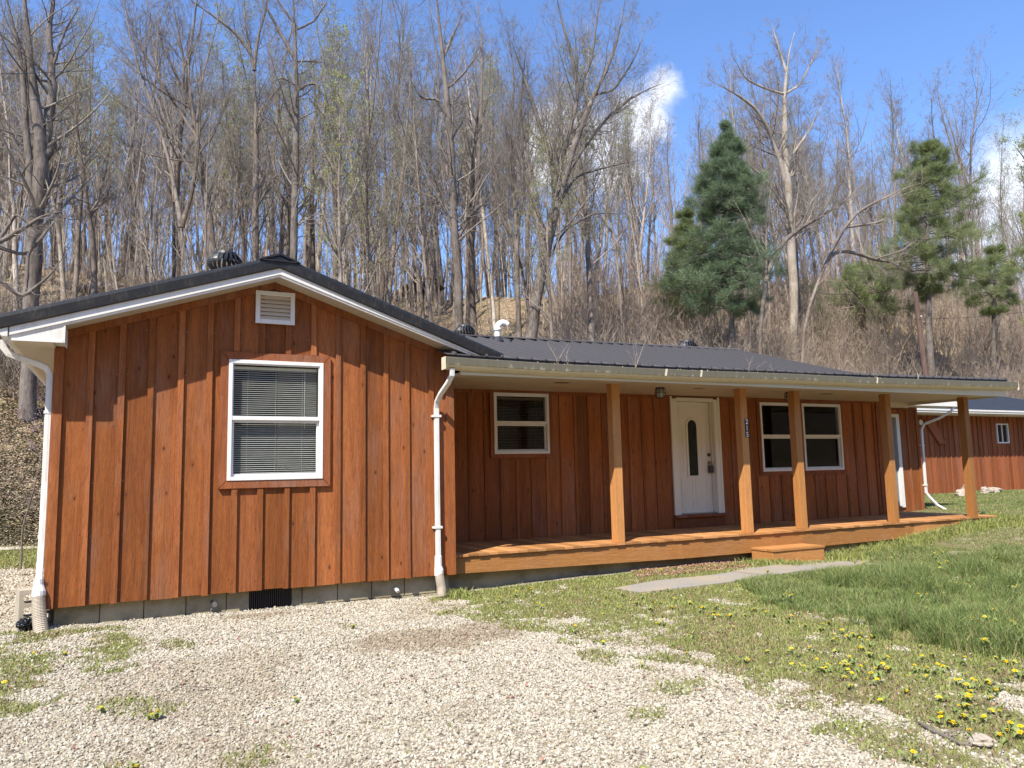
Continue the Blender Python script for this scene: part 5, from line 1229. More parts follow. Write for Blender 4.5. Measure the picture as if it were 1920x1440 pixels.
# --- individually traced trees
def resample(pts, k):
    P = np.array([p[0] for p in pts]); R = np.array([p[1] for p in pts]); s = np.concatenate([[0], np.cumsum(np.linalg.norm(P[1:]-P[:-1], axis=1))]); t = np.linspace(0, s[-1], k)
    # smooth by Catmull-like interpolation through a fine linear + blur
    o = np.stack([np.interp(t, s, P[:, j]) for j in range(3)], 1); q = o.copy()
    q[1:-1] = o[1:-1]*.5+(o[2:]+o[:-2])*.25; return q, np.interp(t, s, R)
def hero(label, Y_, stems, bk, tk, per=(9, 6, 5, 3), l1=.5, up=.16, ang=42, t0=.15, ground=True, name='bare_tree', cat='tree', buds=None, thin=1.0, spread=.10):
    tb = TB(); allP = []; allR = []; loc = None; K_ = 16
    for si, st in enumerate(stems):
        pts = []; dy = 0; ddy = nr.normal()*spread
        for j, (px, py, w) in enumerate(st):
            Yj = Y_ if si == 0 and j < 2 else Y_+dy
            dy += ddy*nr.uniform(.3, 1)*(1.2 if si else .6)
            d = ray(px, py); t = (Yj-CAM[1])/d[1]; p = CAM+d*t; pts.append((p, w*.82/2/FPX*t))
        if si and len(allP):     # start on the trunk
            c = np.concatenate([a for a in allP]); j = np.argmin(((c-pts[0][0])**2).sum(1)); pts[0] = (c[j], pts[0][1])
        if si == 0:
            b = pts[0][0]; g_ = float(gh(b[0], b[1])); 
            if ground and b[2] > g_-.1: pts.insert(0, (np.array([b[0]+(b[2]-g_)*.02, b[1], g_-.25]), pts[0][1]*1.25))
            loc = (float(pts[0][0][0]), float(pts[0][0][1]), float(g_ if ground else pts[0][0][2]))
        P, R = resample(pts, K_); P[1:-1] += nr.normal(size=(K_-2, 3))*R[1:-1, None]*.12
        if si or not ground or len(st) > 3: R = R*np.concatenate([np.ones(K_-5), np.array([.9, .75, .58, .4, .22])])
        tb.add(P[None], R[None], 12 if si == 0 else 8, np.array([.5])); allP.append(P); allR.append(R)
    root = empty(name, loc); tag(root, label, cat); tb.build('trunk', bk, root, loc=loc)
    P = np.stack(allP); R = np.stack(allR); cb = TB()
    seg = np.linalg.norm(P[:, 1:]-P[:, :-1], axis=2).sum(1)
    tws = []
    for j in range(len(P)):
        f = t0 if j else max(t0, .38); n1 = max(4, int(per[0]*1.35*min(1.5, seg[j]/5))); Lr = min(l1, 3.2/seg[j]) if j == 0 else l1
        tws.append(crown_levels(cb, P[j:j+1], R[j:j+1], n1, per[1], per[2], per[3], f, Lr, up, ang, thin=thin*.6, rf1=.27))
    cb.build('crown', tk, root, loc=loc)
    if buds: bud_cloud(np.concatenate(tws)-np.array(loc), buds[0], buds[1], 'spring_buds', budm, root, buds[2], buds[3])
    return root
hero('big dark many-stemmed tree with a broken snag at the far left edge', 17.5, [
    [(56, 640, 30), (60, 540, 33), (64, 480, 34), (70, 350, 34), (78, 290, 30), (72, 220, 24), (55, 120, 20), (45, 0, 16), (40, -100, 10)],
    [(78, 300, 24), (92, 230, 22), (98, 160, 18), (95, 80, 14), (88, 50, 13), (100, 20, 11), (104, -60, 8)],
    [(66, 400, 18), (50, 250, 14), (42, 120, 12), (20, 30, 8), (0, -60, 5)], [(80, 310, 20), (94, 280, 22), (103, 258, 15), (106, 250, 5)],
    [(72, 450, 12), (85, 380, 11), (95, 330, 10), (98, 300, 7)], [(60, 330, 8), (20, 250, 6), (-20, 200, 4)], [(88, 180, 8), (60, 130, 6), (30, 60, 4)], [(97, 120, 7), (120, 60, 5), (150, 10, 3)]],
    bark_dark, twig_grey, (9, 6, 5, 2), .42, .08, 55, .3)
hero('curving grey tree with a broad fan of fine branches left of the gable peak', 19, [
    [(404, 600, 17), (398, 440, 16), (385, 360, 15), (372, 285, 13), (366, 240, 11), (357, 190, 10), (350, 120, 8), (356, 60, 4)],
    [(366, 240, 8), (330, 200, 6), (290, 130, 5), (250, 60, 3.5), (235, 10, 2)], [(357, 190, 7), (335, 150, 5), (300, 80, 4), (285, 10, 3)], [(355, 170, 6), (345, 110, 5), (330, 40, 3.5), (318, -30, 2)],
    [(372, 290, 6), (310, 240, 5), (250, 180, 3.5), (215, 130, 2)], [(372, 290, 6), (400, 255, 5), (430, 180, 4), (440, 120, 2.5)], [(362, 215, 6), (300, 170, 4), (240, 120, 3)], [(350, 130, 5), (372, 70, 4), (385, 0, 2.5)], [(378, 330, 5), (330, 300, 4), (280, 290, 3), (230, 270, 2)]],
    bark_grey, twig_grey, (11, 6, 5, 2), .34, .2, 28, .2)
hero('straight grey tree with a broken knobbly top over the gable peak', 20, [
    [(482, 600, 16), (478, 470, 16), (480, 330, 15), (481, 220, 15), (477, 132, 15)], [(478, 150, 9), (470, 100, 7), (440, 60, 6), (400, 30, 5), (350, -5, 4)], [(478, 140, 8), (482, 80, 6), (500, 10, 4), (505, -40, 3)],
    [(480, 200, 5), (510, 180, 4), (535, 150, 3)], [(480, 140, 6), (462, 60, 5), (455, -20, 3)]], bark_grey, twig_grey, (13, 7, 5, 2), .4, .13, 40)
hero('tall straight dark tree with a long upward limb just right of the gable peak', 18, [
    [(549, 600, 17), (550, 440, 17), (556, 300, 15), (556, 150, 13), (553, 60, 11), (549, 0, 9), (546, -60, 7)], [(553, 138, 9), (530, 70, 8), (508, 30, 6), (490, 0, 4), (480, -40, 2)], [(556, 165, 5), (575, 158, 6), (592, 157, 6), (598, 170, 3)],
    [(552, 150, 4), (530, 146, 4), (512, 152, 3)], [(556, 122, 4), (590, 116, 3), (615, 117, 2)], [(553, 70, 5), (590, 40, 4), (620, -10, 3)], [(552, 40, 5), (520, 0, 4), (500, -40, 2)]], bark_dark, twig_grey, (14, 7, 5, 2), .34, .1, 48)
hero('tall tree with zigzag upper limbs behind the right slope of the gable', 18, [
    [(863, 640, 20), (858, 500, 19), (850, 400, 17), (845, 280, 16), (838, 180, 14), (828, 90, 12), (820, 20, 10), (815, -60, 8)], [(845, 215, 8), (820, 185, 7), (790, 185, 5), (770, 150, 4)], [(842, 160, 6), (868, 140, 5), (890, 110, 4), (905, 90, 2.5)],
    [(835, 95, 6), (843, 80, 7), (852, 60, 5), (870, 20, 3)], [(858, 440, 9), (835, 380, 7), (810, 320, 5), (790, 280, 3)], [(862, 460, 8), (885, 400, 7), (895, 350, 5), (915, 310, 3)], [(820, 20, 6), (780, -10, 4), (740, -30, 3)]], bark_dark, twig_grey, (12, 7, 5, 2), .36, .1, 46)
hero('large forked tree with wide spreading limbs behind the porch roof', 16.5, [
    [(988, 650, 30), (1005, 560, 26), (1025, 470, 24), (1038, 400, 22), (1050, 350, 18), (1075, 280, 14), (1100, 200, 12), (1140, 130, 10), (1165, 60, 8), (1175, -20, 6)],
    [(1036, 400, 15), (1038, 330, 13), (1030, 290, 12), (1010, 230, 9), (985, 150, 7), (960, 80, 5)], [(1050, 350, 12), (1065, 260, 11), (1085, 180, 9), (1072, 100, 8), (1050, 30, 6), (1040, -30, 4)],
    [(1045, 370, 10), (1085, 290, 8), (1130, 230, 8), (1180, 185, 7), (1230, 160, 4), (1248, 155, 2)], [(1035, 420, 8), (1080, 330, 5), (1150, 310, 4), (1200, 300, 3)], [(1030, 450, 7), (1000, 380, 6), (975, 300, 5), (950, 200, 4)],
    [(1085, 180, 6), (1110, 110, 5), (1120, 30, 4), (1130, -30, 3)], [(1100, 200, 6), (1150, 170, 5), (1190, 110, 4), (1215, 40, 2.5)], [(1020, 500, 7), (1060, 430, 5), (1110, 400, 4), (1170, 400, 3)]],
    bark_dark, twig_grey, (13, 7, 5, 2), .36, .13, 42, .15)
hero('bushy many-stemmed tree with dense upright twigs left of the large forked tree', 17, [
    [(972, 640, 12), (970, 500, 12), (968, 400, 10), (962, 300, 8), (940, 200, 6), (930, 100, 4)], [(970, 450, 8), (985, 350, 6), (975, 200, 5), (990, 60, 3)], [(970, 480, 7), (945, 380, 5), (915, 280, 4), (900, 200, 3)], [(970, 430, 6), (955, 300, 5), (965, 150, 4), (950, 40, 2)]],
    bark_dark, twig_grey, (15, 6, 4, 2), .30, .18, 28, .1)
hero('tall sycamore with creamy white trunk between the two pines', 22, [
    [(1490, 680, 18), (1487, 520, 20), (1482, 420, 19), (1476, 330, 16), (1469, 240, 13), (1472, 150, 10), (1478, 100, 7), (1490, 60, 5)], [(1476, 340, 13), (1455, 280, 10), (1440, 240, 9), (1415, 200, 8), (1370, 170, 5), (1330, 150, 3)],
    [(1468, 200, 6), (1445, 170, 5), (1400, 150, 4), (1370, 100, 3)], [(1473, 130, 6), (1460, 90, 5), (1445, 40, 3)], [(1470, 190, 5), (1500, 160, 4), (1530, 100, 3), (1545, 75, 2)], [(1474, 300, 6), (1520, 240, 4), (1545, 190, 3)], [(1478, 380, 6), (1430, 330, 5), (1390, 300, 3)]],
    bark('sycamore_bark', (.22, .17, .125), (.33, .28, .22), (.42, .37, .31), .8), twig_pale, (14, 7, 5, 3), .36, .12, 46)
hero('leaning tree with long crooked pale limbs reaching toward the right pine', 15, [
    [(1422, 640, 9), (1430, 560, 10), (1440, 500, 11), (1455, 460, 11), (1490, 430, 10), (1530, 412, 8), (1580, 380, 6), (1620, 350, 4), (1650, 290, 3)], [(1440, 500, 7), (1437, 440, 6), (1442, 380, 4), (1450, 320, 2)],
    [(1530, 412, 5), (1560, 370, 4), (1575, 320, 3)], [(1500, 425, 5), (1520, 380, 4), (1560, 330, 3)]], bark_dark, twig_grey, (12, 6, 5, 2), .33, .12, 40, .25)
hero('tree with twisting pale lichen-grey limbs in front of the right pine', 16, [
    [(1500, 640, 7), (1520, 560, 7), (1545, 500, 7), (1575, 440, 7), (1600, 400, 7), (1650, 375, 6), (1700, 350, 4.5), (1740, 340, 3)], [(1590, 415, 5), (1615, 422, 6), (1645, 418, 5), (1680, 400, 3)],
    [(1545, 500, 7), (1560, 474, 8), (1578, 470, 9), (1610, 475, 8), (1640, 488, 7), (1670, 490, 6), (1700, 508, 4), (1722, 516, 2)], [(1660, 490, 4), (1690, 470, 3), (1720, 450, 2)]], bark_grey, twig_pale, (9, 6, 4, 2), .3, .08, 40, .3)
hero('tree with fresh pale green leaves leaning in at the right edge', 12, [
    [(2010, 760, 14), (2000, 600, 13), (1985, 450, 11), (1970, 330, 9), (1960, 220, 6), (1950, 150, 3)], [(1985, 450, 6), (1950, 420, 4), (1915, 410, 3)], [(1975, 380, 6), (1930, 310, 4), (1900, 270, 3)], [(1990, 500, 6), (1950, 520, 4), (1920, 540, 3)], [(1995, 600, 6), (1950, 610, 4), (1925, 600, 3)]],
    bark_grey, twig_pale, (8, 6, 4, 2), .3, .1, 42, .3, buds=(.9, .04, 3, .07))
hero('small bare sapling in the grass left of the downspout', 6.5, [[(42, 985, 4), (58, 940, 3.5), (72, 880, 2.4), (84, 830, 1.2)], [(56, 950, 2.6), (36, 900, 1.8), (22, 860, 1)], [(60, 930, 2), (80, 900, 1.4), (92, 880, .8)]],
     bark_dark, twig_grey, (5, 3, 2, 0), .35, .1, 40, .4, name='sapling', cat='sapling', thin=.5, spread=.03)
hero('toppled dead tree with tangled limbs at the left edge of the slope', 15.5, [[(-60, 470, 13), (0, 455, 11), (40, 430, 9), (90, 400, 6), (130, 395, 3)], [(0, 500, 9), (50, 480, 8), (90, 430, 6), (115, 400, 3)], [(-30, 580, 12), (40, 560, 10), (90, 520, 7), (120, 480, 4)],
     [(-40, 380, 9), (30, 400, 6), (80, 440, 4)], [(20, 620, 8), (50, 540, 8), (52, 480, 7), (80, 420, 4)]], bark_dark, twig_grey, (11, 6, 4, 2), .4, -.02, 55, .1, ground=False, name='toppled_tree')

# --- conifers
def pine(label, Y_, axis, prof, mat, dens=1.0, whorl=.42, tuft=.13, trunkw=12, irregular=.3, mt=bark_dark):
    """axis: pixel points of the trunk (bottom to top); prof: list of (py, half width px left, right)"""
    pts = []
    for px, py in axis: d = ray(px, py); t = (Y_-CAM[1])/d[1]; pts.append((CAM+d*t, t))
    b = pts[0][0]; g_ = float(gh(b[0], Y_)); base = np.array([b[0], Y_, g_-.2]); A = np.array([base]+[p[0] for p in pts]); t_ = pts[0][1]
    root = empty('pine_tree', (base[0], Y_, g_)); loc = (base[0], Y_, g_); tag(root, label, 'pine tree')
    rad = [trunkw/2/FPX*t_*f for f in np.linspace(1.1, .12, len(A))]; P, R = resample(list(zip(A, rad)), 20); tb = TB(); tb.add(P[None], R[None], 12, np.array([.4])); tb.build('trunk', mt, root, loc=loc)
    zs = np.array([at(axis[0][0], py, 1, Y_)[2] for py, l, r in prof]); sc = t_/FPX; wl = np.array([l for _, l, r in prof])*sc; wr_ = np.array([r for _, l, r in prof])*sc; o_ = np.argsort(zs)
    z = zs.min(); br = []
    while z < zs.max():
        l, r = np.interp(z, zs[o_], wl[o_]), np.interp(z, zs[o_], wr_[o_]); c = np.array([np.interp(z, A[:, 2], A[:, 0]), Y_, z]); n = rng.randint(4, 6); a0 = rng.uniform(0, 6.28); vig = rng.choice([1.15, 1, .9, .75, .5])
        for k in range(n):
            a = a0+2*PI*k/n+rng.uniform(-.3, .3); side = math.cos(a); L_ = (r if side > 0 else l)*abs(side)+(l+r)/2*(1-abs(side)); L_ *= rng.uniform(1-irregular, 1+irregular*.5)*vig*1.3
            if L_ < .1: continue
            K_ = 7; p = c.copy(); el = rng.uniform(-.05, .3); q = [p.copy()]; d = np.array([math.cos(a), math.sin(a), el-.1])
            for j in range(1, K_): d = d+np.array([0, 0, .05 if j > 3 else -.03])+nr.normal(size=3)*.07; d /= np.linalg.norm(d); p = p+d*L_/(K_-1); q.append(p.copy())
            br.append(np.array(q))
        z += whorl*rng.uniform(.7, 1.2)
    B = np.stack(br); BL = np.linalg.norm(B[:, -1]-B[:, 0], axis=1); BR = np.linspace(1, .25, 7)[None]*(.012+.010*BL)[:, None]
    cb = TB(); cb.add(B, BR, 4); n2 = int(9*dens)+1
    P2, R2 = spawn(B, BR, n2, .3, .98, 50, .36, 4, .05, .12, .55, .4, .005, flat=.7); cb.add(P2, R2, 3)
    P3, R3 = spawn(P2, R2, 5, .15, .98, 50, .5, 3, .08, .15, .6, .5, .004, flat=.5); cb.add(P3, R3, 3); cb.build('limbs', mt, root, loc=loc)
    tips = np.concatenate([P2[:, -1], P2[:, 3], P2[:, 2], P3[:, -1], P3[:, 1], B[:, -1], B[:, -2]]); dirs = np.concatenate([P2[:, -1]-P2[:, -2], P2[:, 3]-P2[:, 2], P2[:, 2]-P2[:, 1], P3[:, -1]-P3[:, -2], P3[:, 1]-P3[:, 0], B[:, -1]-B[:, -2], B[:, -2]-B[:, -3]])
    m_ = 9; T = np.repeat(tips, m_, 0); D = nrm(np.repeat(dirs, m_, 0)); n = len(T); rv = nr.normal(size=(n, 3)); d = nrm(D*1.1+nrm(rv)*.7+np.array([0, 0, .22])); L_ = (tuft*nr.uniform(.7, 1.35, n))[:, None]; w = nrm(np.cross(d, nr.normal(size=(n, 3))))*(L_*.032)
    st_ = T+D*(nr.uniform(-.12, .06, n)[:, None])+nr.normal(size=(n, 3))*.075; V = np.stack([st_-w, st_+w, st_+d*L_], 1).reshape(-1, 3)-np.array(loc); cl = np.repeat(np.clip(nr.normal(.5, .25, len(tips)), 0, 1), m_)
    mesh_np('needles', V, np.arange(n*3).reshape(n, 3), mat, root, tone=np.repeat(np.clip(cl+nr.normal(0, .12, n), 0, 1), 3)); return root
pine('dense dark blue-green pine left of the white sycamore', 17, [(1372, 640), (1370, 500), (1366, 380), (1362, 236)],
     [(232, 2, 2), (262, 12, 14), (300, 34, 28), (335, 56, 46), (380, 42, 52), (420, 70, 54), (470, 92, 62), (515, 108, 60), (550, 100, 62), (575, 60, 40)], needlem, 1.2, .34, .20, 14, .45)
pine('tall airy yellow-green pine with a leaning top at the right', 18, [(1742, 640), (1740, 500), (1738, 380), (1742, 272)],
     [(268, 4, 4), (300, 36, 26), (350, 58, 66), (400, 74, 100), (440, 56, 84), (470, 104, 70), (500, 66, 110), (530, 40, 84), (545, 20, 40)], needle2, 1.0, .46, .22, 14, .6)
pine('low pine with wide drooping boughs at the far right edge', 19, [(1862, 660), (1864, 560), (1866, 500), (1864, 462)],
     [(462, 10, 14), (480, 60, 56), (500, 40, 40), (530, 30, 30), (556, 74, 40), (582, 50, 30)], needle2, 1.0, .55, .22, 10, .55)
pine('low dull green pine half hidden behind the brush between the larger pines', 24, [(1620, 640), (1622, 560), (1622, 500)],
     [(505, 20, 20), (525, 60, 55), (550, 90, 70), (575, 100, 60), (600, 50, 40)], needle2, 1.0, .4, .22, 10, .5)
pine('small dull green pine against the left flank of the dark pine', 21, [(1285, 640), (1286, 540), (1288, 405)],
     [(400, 10, 8), (430, 26, 20), (470, 40, 26), (510, 50, 40), (550, 62, 40), (590, 40, 30)], needle2, 1.0, .38, .2, 9, .4)

# --- the far wood: countless thin trees on and beyond the crest, reading as one mass
n = 1150; px = nr.uniform(-300, 2250, n); y = 22+nr.random(n)**.8*36; sl_ = np.array([ray(a, 700)[0]/ray(a, 700)[1] for a in px]); x = CAM[0]+(y-CAM[1])*sl_; z = gh(x, y); H = nr.uniform(4, 12.5, n)
P = np.zeros((n, 8, 3)); P[:, 0] = np.stack([x, y, z-.1], 1); d = nrm(np.concatenate([nr.normal(size=(n, 2))*.06, np.ones((n, 1))], 1))
for q in range(1, 8): d = nrm(d+np.concatenate([nr.normal(size=(n, 2))*.04, np.zeros((n, 1))], 1)); P[:, q] = P[:, q-1]+d*(H/7)[:, None]
R_ = nr.uniform(.03, .075, n)[:, None]*np.linspace(1, .15, 8)[None]; tb = TB(); tb.add(P, R_, 5)
P1, R1 = spawn(P, R_, 13, .3, .97, 38, .2, 5, .17, .12, .45, .3, .009); tb.add(P1, R1, 3)
P2, R2 = spawn(P1, R1, 7, .15, .98, 36, .45, 3, .1, .14, .7, .5, .006); tb.add(P2, R2, 3)
tag(tb.build('distant_woods', brushm0, smooth=False), 'mass of thin tan trees on the ridge, too many to count', 'woods', kind='stuff')
# --- underbrush (no one could count it)
def brush(n, pxr, yr, hmin, hmax, name, label, mat, per=8, r=.006, lean=.25, twig=4, leaves=None, dist=None):
    px = nr.uniform(*pxr, n); y = nr.uniform(*yr, n); dx = np.array([ray(a, 700)[0]/ray(a, 700)[1] for a in px]); x = CAM[0]+(y-CAM[1])*dx; z = gh(x, y)
    cl = fbm(x*.5+3, y*.5); k = nr.random(n) < np.clip((cl-.28)*3.2, .08, 1); x, y, z, cl = x[k], y[k], z[k], cl[k]; n = len(x); h = nr.uniform(hmin, hmax, n)*(.6+.7*cl); K_ = 5
    P = np.empty((n, K_, 3)); P[:, 0] = np.stack([x, y, z-.05], 1); d = nrm(np.concatenate([nr.normal(size=(n, 2))*lean, np.ones((n, 1))], 1))
    for q in range(1, K_): d = nrm(d+np.concatenate([nr.normal(size=(n, 2))*.12, np.zeros((n, 1))], 1)); P[:, q] = P[:, q-1]+d*(h/(K_-1))[:, None]
    R = (r*(.7+h*.25))[:, None]*np.linspace(1, .4, K_)[None]; tb = TB(); tb.add(P, R, 3); P2, R2 = spawn(P, R, per, .2, .98, 36, .32, 3, .12, .14, .6, .5, r*.55); tb.add(P2, R2, 3)
    if twig: P3, R3 = spawn(P2, R2, twig, .2, .98, 36, .5, 2, .1, .1, .7, .6, r*.5); tb.add(P3, R3, 3)
    else: P3 = P2
    o = tb.build(name, mat, smooth=False); tag(o, label, 'brush', kind='stuff')
    if leaves:
        b = bud_cloud(P3, leaves[0], leaves[1], name, leaves[2], None, leaves[3], .06); tag(b, leaves[4], 'brush', kind='stuff')
brushm = bark('brush_tan', (.24, .185, .14), (.40, .32, .25), (.48, .40, .32), .4); brushr = bark('brush_reddish', (.21, .16, .12), (.38, .295, .23), (.47, .38, .30), .4)
greenl = leafmat('young_leaves', [(0, (.06, .085, .03)), (.5, (.11, .15, .045)), (1, (.20, .23, .08))], .35)
pinkl = leafmat('redbud_blossom', [(0, (.25, .13, .20)), (1, (.42, .26, .36))], .3)
brush(4500, (-220, 900), (18.5, 31), .6, 2.6, 'underbrush', 'thin tan undergrowth stems covering the wooded slope behind the gable wing', brushm, 5, .007, .3, 3)
brush(6000, (820, 2150), (12.5, 22), 1.5, 4.3, 'underbrush', 'dense brown brush thicket behind the porch roof', brushm, 6, .009, .25, 3)
brush(4500, (1050, 2150), (20, 33), 1.5, 5.0, 'underbrush', 'tall reddish brown saplings on the slope behind the pines', brushr, 6, .012, .2, 3)
brush(420, (-80, 240), (18.5, 23), .8, 2.4, 'underbrush', 'dark tangled brush around the toppled tree at the far left', bark_dark, 8, .009, .6, 4)
brush(620, (1380, 1740), (10.5, 14), 1.0, 2.7, 'green_brush', 'brown stems of the leafing shrubs just behind the metal roof end', brushm, 8, .006, .3, 4, (.6, .035, greenl, 2, 'fresh green leaves of the shrubs just behind the metal roof end'))
brush(260, (1720, 1980), (13, 18), 1.2, 2.6, 'green_brush', 'sparse leafing shrubs behind the garage roof', brushm, 7, .007, .3, 4, (.35, .035, greenl, 1, 'thin green leaves of the shrubs behind the garage roof'))
brush(160, (1250, 1700), (19, 24), 2.0, 4.2, 'green_brush', 'tall thin stems of budding shrubs under the dark pine', brushm, 7, .009, .25, 4, (.5, .05, greenl, 1, 'sparse olive green leaves of the shrubs under the dark pine'))
brush(150, (1760, 1960), (14, 19), 1.5, 2.8, 'redbud_brush', 'stems of the redbud thicket behind the garage roof', brushr, 8, .006, .3, 4, (.5, .03, pinkl, 2, 'faint mauve redbud blossom behind the garage roof'))
brush(60, (40, 230), (15, 19), .3, .7, 'redbud_brush', 'low mauve flowering stems beside the fallen log', brushr, 8, .005, .4, 3, (.6, .025, pinkl, 2, 'faint mauve blossom beside the fallen log'))
brush(70, (-60, 95), (13, 17), .2, .6, 'underbrush', 'short scattered dry stems on the leafy slope left of the house', brushm, 5, .004, .5, 3)
# leaf litter flakes on the visible slope at the left
n = 110000; px = nr.uniform(-160, 420, n); y = 11.2+nr.random(n)**1.4*14; dx = np.array([ray(a, 700)[0]/ray(a, 700)[1] for a in (0, 1)]); sl_ = np.interp(px, [-60, 0, 100, 200, 300, 420], [ray(a, 700)[0]/ray(a, 700)[1] for a in (-60, 0, 100, 200, 300, 420)]); x = CAM[0]+(y-CAM[1])*sl_; z = gh(x, y)
s = nr.uniform(.018, .042, n); a = nrm(np.stack([nr.normal(size=n), nr.normal(size=n), nr.normal(size=n)*.18], 1))*s[:, None]; b = nrm(np.cross(a, np.stack([nr.normal(size=n)*.3, nr.normal(size=n)*.3, np.ones(n)], 1)))*s[:, None]*.6
c = np.stack([x, y, z+.02], 1); V = np.stack([c-a, c-b, c+a, c+b], 1).reshape(-1, 3)
ltm = Mat('oak_litter', .85, .1); ltm.color(ltm.ramp(ltm.tone(), [(0, (.08, .055, .035)), (.35, (.10, .11, .04)), (.5, (.22, .165, .10)), (.85, (.34, .28, .19)), (1, (.44, .38, .29))]))
tag(mesh_np('leaf_litter', V, np.arange(n*4).reshape(n, 4), ltm.m, tone=np.repeat(nr.random(n), 4)), 'dry brown leaf litter lying on the wooded slope at the left', 'leaf litter', kind='stuff')

# --- fallen log with its root mass
def pxp(px, py, y): d = ray(px, py); return CAM+d*((y-CAM[1])/d[1])
def onhill(px, y, dz=0):
    x = CAM[0]+(y-CAM[1])*(ray(px, 560)[0]/ray(px, 560)[1]); return np.array([x, y, float(gh(x, y))+dz])
best = min(np.arange(13, 33, .25), key=lambda yy: abs(ppx(*onhill(165, yy))[1]-552))
A = [onhill(104, best+.5, .35), onhill(125, best+.3, .22), onhill(155, best, .22), onhill(185, best, .26), onhill(205, best-.1, .35), onhill(213, best-.1, .5)]
m = MB(); m.tube(A, [.10, .17, .19, .20, .21, .16], 12)
for k in range(12):
    a = rng.uniform(0, 6.28); p = np.array(A[4]); q = p+np.array([.35+rng.uniform(0, .35), math.cos(a)*.45, math.sin(a)*.5+.15]); m.tube([p, (p+q)/2+np.array([.05, 0, .06]), q], [.07, .045, .015], 6)
m.tube([A[1], A[1]+np.array([-.4, 0, .6]), A[1]+np.array([-.9, .1, .8])], [.07, .05, .02], 6)
o = m.build('fallen_log', bark_grey, loc=tuple(A[2])); tag(o, 'fallen grey log with upturned roots on the slope above the left eave', 'log')
# --- small cabin high in the woods
yc = 36; p = onhill(795, yc); r_ = pxp(793, 503, yc); e0, e1 = pxp(774, 518, yc), pxp(814, 522, yc)
ca = empty('cabin', (float(p[0]), yc, float(p[2]))); tag(ca, 'small brown cabin glimpsed between tree trunks on the hilltop', 'cabin'); L0 = np.array([p[0], yc, p[2]])
hw = 1.0; zr_ = float(r_[2]-p[2])*.8; ze = zr_-.6
m = MB(); m.slab_xz([(-hw, -.4), (hw, -.4), (hw, ze), (0, zr_-.1), (-hw, ze)], .0, 4); m.build('wall', plain('cabin_logs', (.16, .10, .065), .9), ca)
m = MB(); m.hexa([(-hw-.3, -.4, ze-.2), (0, -.4, zr_-.05), (0, 4.3, zr_-.05), (-hw-.3, 4.3, ze-.2), (-hw-.3, -.4, ze-.1), (0, -.4, zr_+.06), (0, 4.3, zr_+.06), (-hw-.3, 4.3, ze-.1)]); m.hexa([(0, -.4, zr_-.05), (hw+.3, -.4, ze-.2), (hw+.3, 4.3, ze-.2), (0, 4.3, zr_-.05), (0, -.4, zr_+.06), (hw+.3, -.4, ze-.1), (hw+.3, 4.3, ze-.1), (0, 4.3, zr_+.06)]); m.build('roof', leafm, ca)
m = MB(); m.box(-.45, .45, -.03, -.001, .3, 1.5); m.build('door', interior_black, ca)
# --- leaning utility pole with wire
b, t = pxp(1740, 740, 13), pxp(1716, 548, 13.4); g_ = float(gh(b[0], 13)); up_ = empty('utility_pole', (float(b[0]), 13.0, g_)); tag(up_, 'leaning reddish brown utility pole in the brush right of the low pine', 'utility pole')
L0 = np.array([b[0], 13, g_]); m = MB(); m.tube([np.array([b[0]+.05, 13, g_-.5])-L0, b-L0, t-L0], [.13, .125, .10], 12); m.build('pole', wood('pole_wood', (.07, .045, .035), (.15, .095, .075), None, .3, .9, knots=False), up_)
q = pxp(1721, 596, 13.3)-L0; m = MB(); m.tube([q+np.array([.05, -.08, .05]), q+np.array([.12, -.1, .05])], .05, 8); m.build('insulator', cream, up_)
def wire(p0, p1, sag, label, r=.007):
    m = MB(); n = 24; pts = [np.array(p0)*(1-i/n)+np.array(p1)*(i/n)-np.array([0, 0, sag*4*(i/n)*(1-i/n)]) for i in range(n+1)]; m.tube(pts, r, 5); o = m.build('overhead_wire', blackplastic, loc=tuple(map(float, p0))); tag(o, label, 'wire')
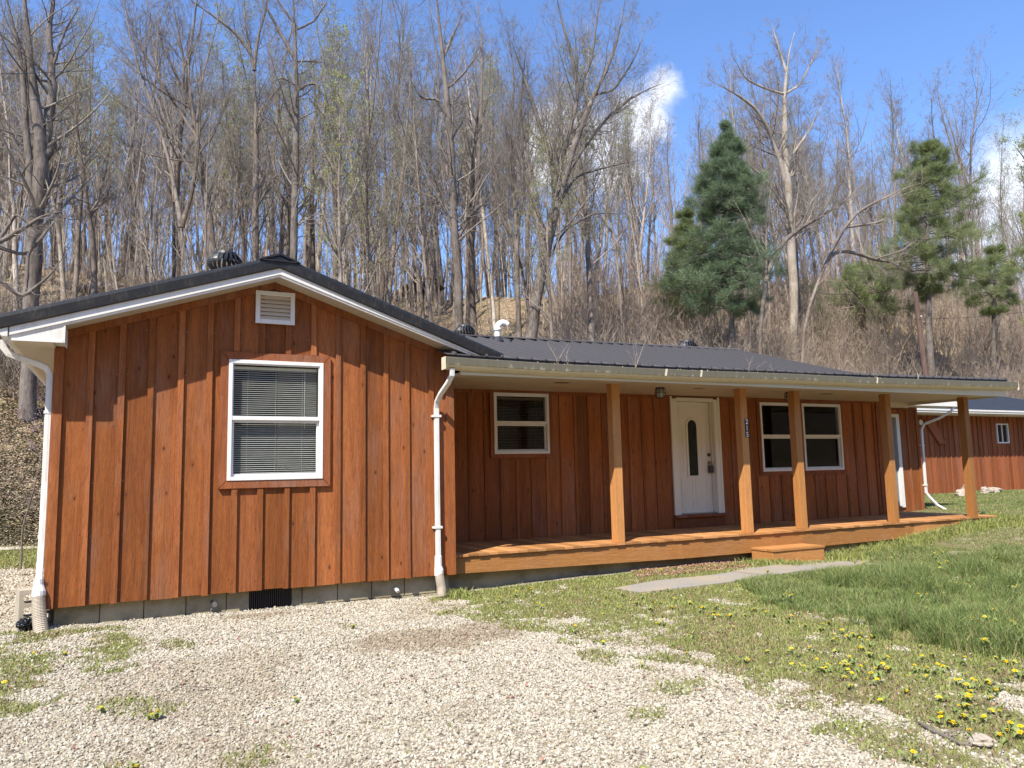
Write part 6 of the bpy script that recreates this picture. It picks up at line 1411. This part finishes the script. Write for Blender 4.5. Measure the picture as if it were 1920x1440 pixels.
wire(pxp(1723, 598, 13.2), pxp(2060, 560, 11), .25, 'thin black wire running from the leaning pole off to the right', .009)
wire(pxp(-80, 140, 9), pxp(175, 132, 16), .02, 'thin wire crossing in front of the big tree at the upper left', .008)
# --- seedlings growing in the porch gutter
def seedling(px, py, tips, label):
    y = -.44; b = pxp(px, py, y); m = MB(); col_ = b
    for (tx, ty, w) in tips:
        e = pxp(tx, ty, y+rng.uniform(-.1, .15)); n = 6; pts = []
        for i in range(n+1):
            t = i/n; q = b*(1-t)+e*t; q = q+np.array([(t*(1-t))*.12*(1 if tx < px else -1), 0, t*(1-t)*-.06])+nr.normal(size=3)*.004; pts.append(q)
        m.tube(pts, [w*(1-.7*i/n) for i in range(n+1)], 5, rng.random())
        for k in range(3): i = rng.randint(2, n-1); q = pts[i]; m.tube([q, q+np.array([rng.uniform(-.05, .05), rng.uniform(-.04, .04), rng.uniform(.03, .08)])], [w*.4, w*.2], 4, .5)
    o = m.build('seedling', drystem, loc=tuple(map(float, b))); tag(o, label, 'seedling')
drystem = plain('pale_dry_stem', (.42, .34, .25), .8)
seedling(1046, 684, [(1008, 612, .003), (1030, 650, .002), (1068, 640, .002), (1058, 655, .0018)], 'leafless seedlings in the porch gutter above the small window')
seedling(1064, 684, [(1068, 648, .003), (1058, 662, .002)], 'pair of short dry stems in the gutter just right of the first seedling clump')
seedling(1192, 690, [(1178, 612, .003), (1224, 612, .0035), (1172, 655, .002), (1190, 640, .002)], 'v-shaped bare seedling in the gutter left of the first porch light')
seedling(1404, 699, [(1396, 662, .0025), (1438, 678, .002), (1412, 668, .002)], 'small seedling clump in the gutter above the numbered post')
seedling(1722, 711, [(1712, 682, .004), (1728, 694, .004), (1718, 690, .003)], 'pale straw tuft in the gutter above the fourth post')
seedling(1450, 701, [(1442, 684, .002), (1456, 688, .002)], 'tiny twig in the gutter between the second and third posts')
seedling(1640, 708, [(1632, 696, .002), (1648, 694, .002), (1656, 698, .002)], 'short grassy sprouts in the gutter near the right end of the dark roof')
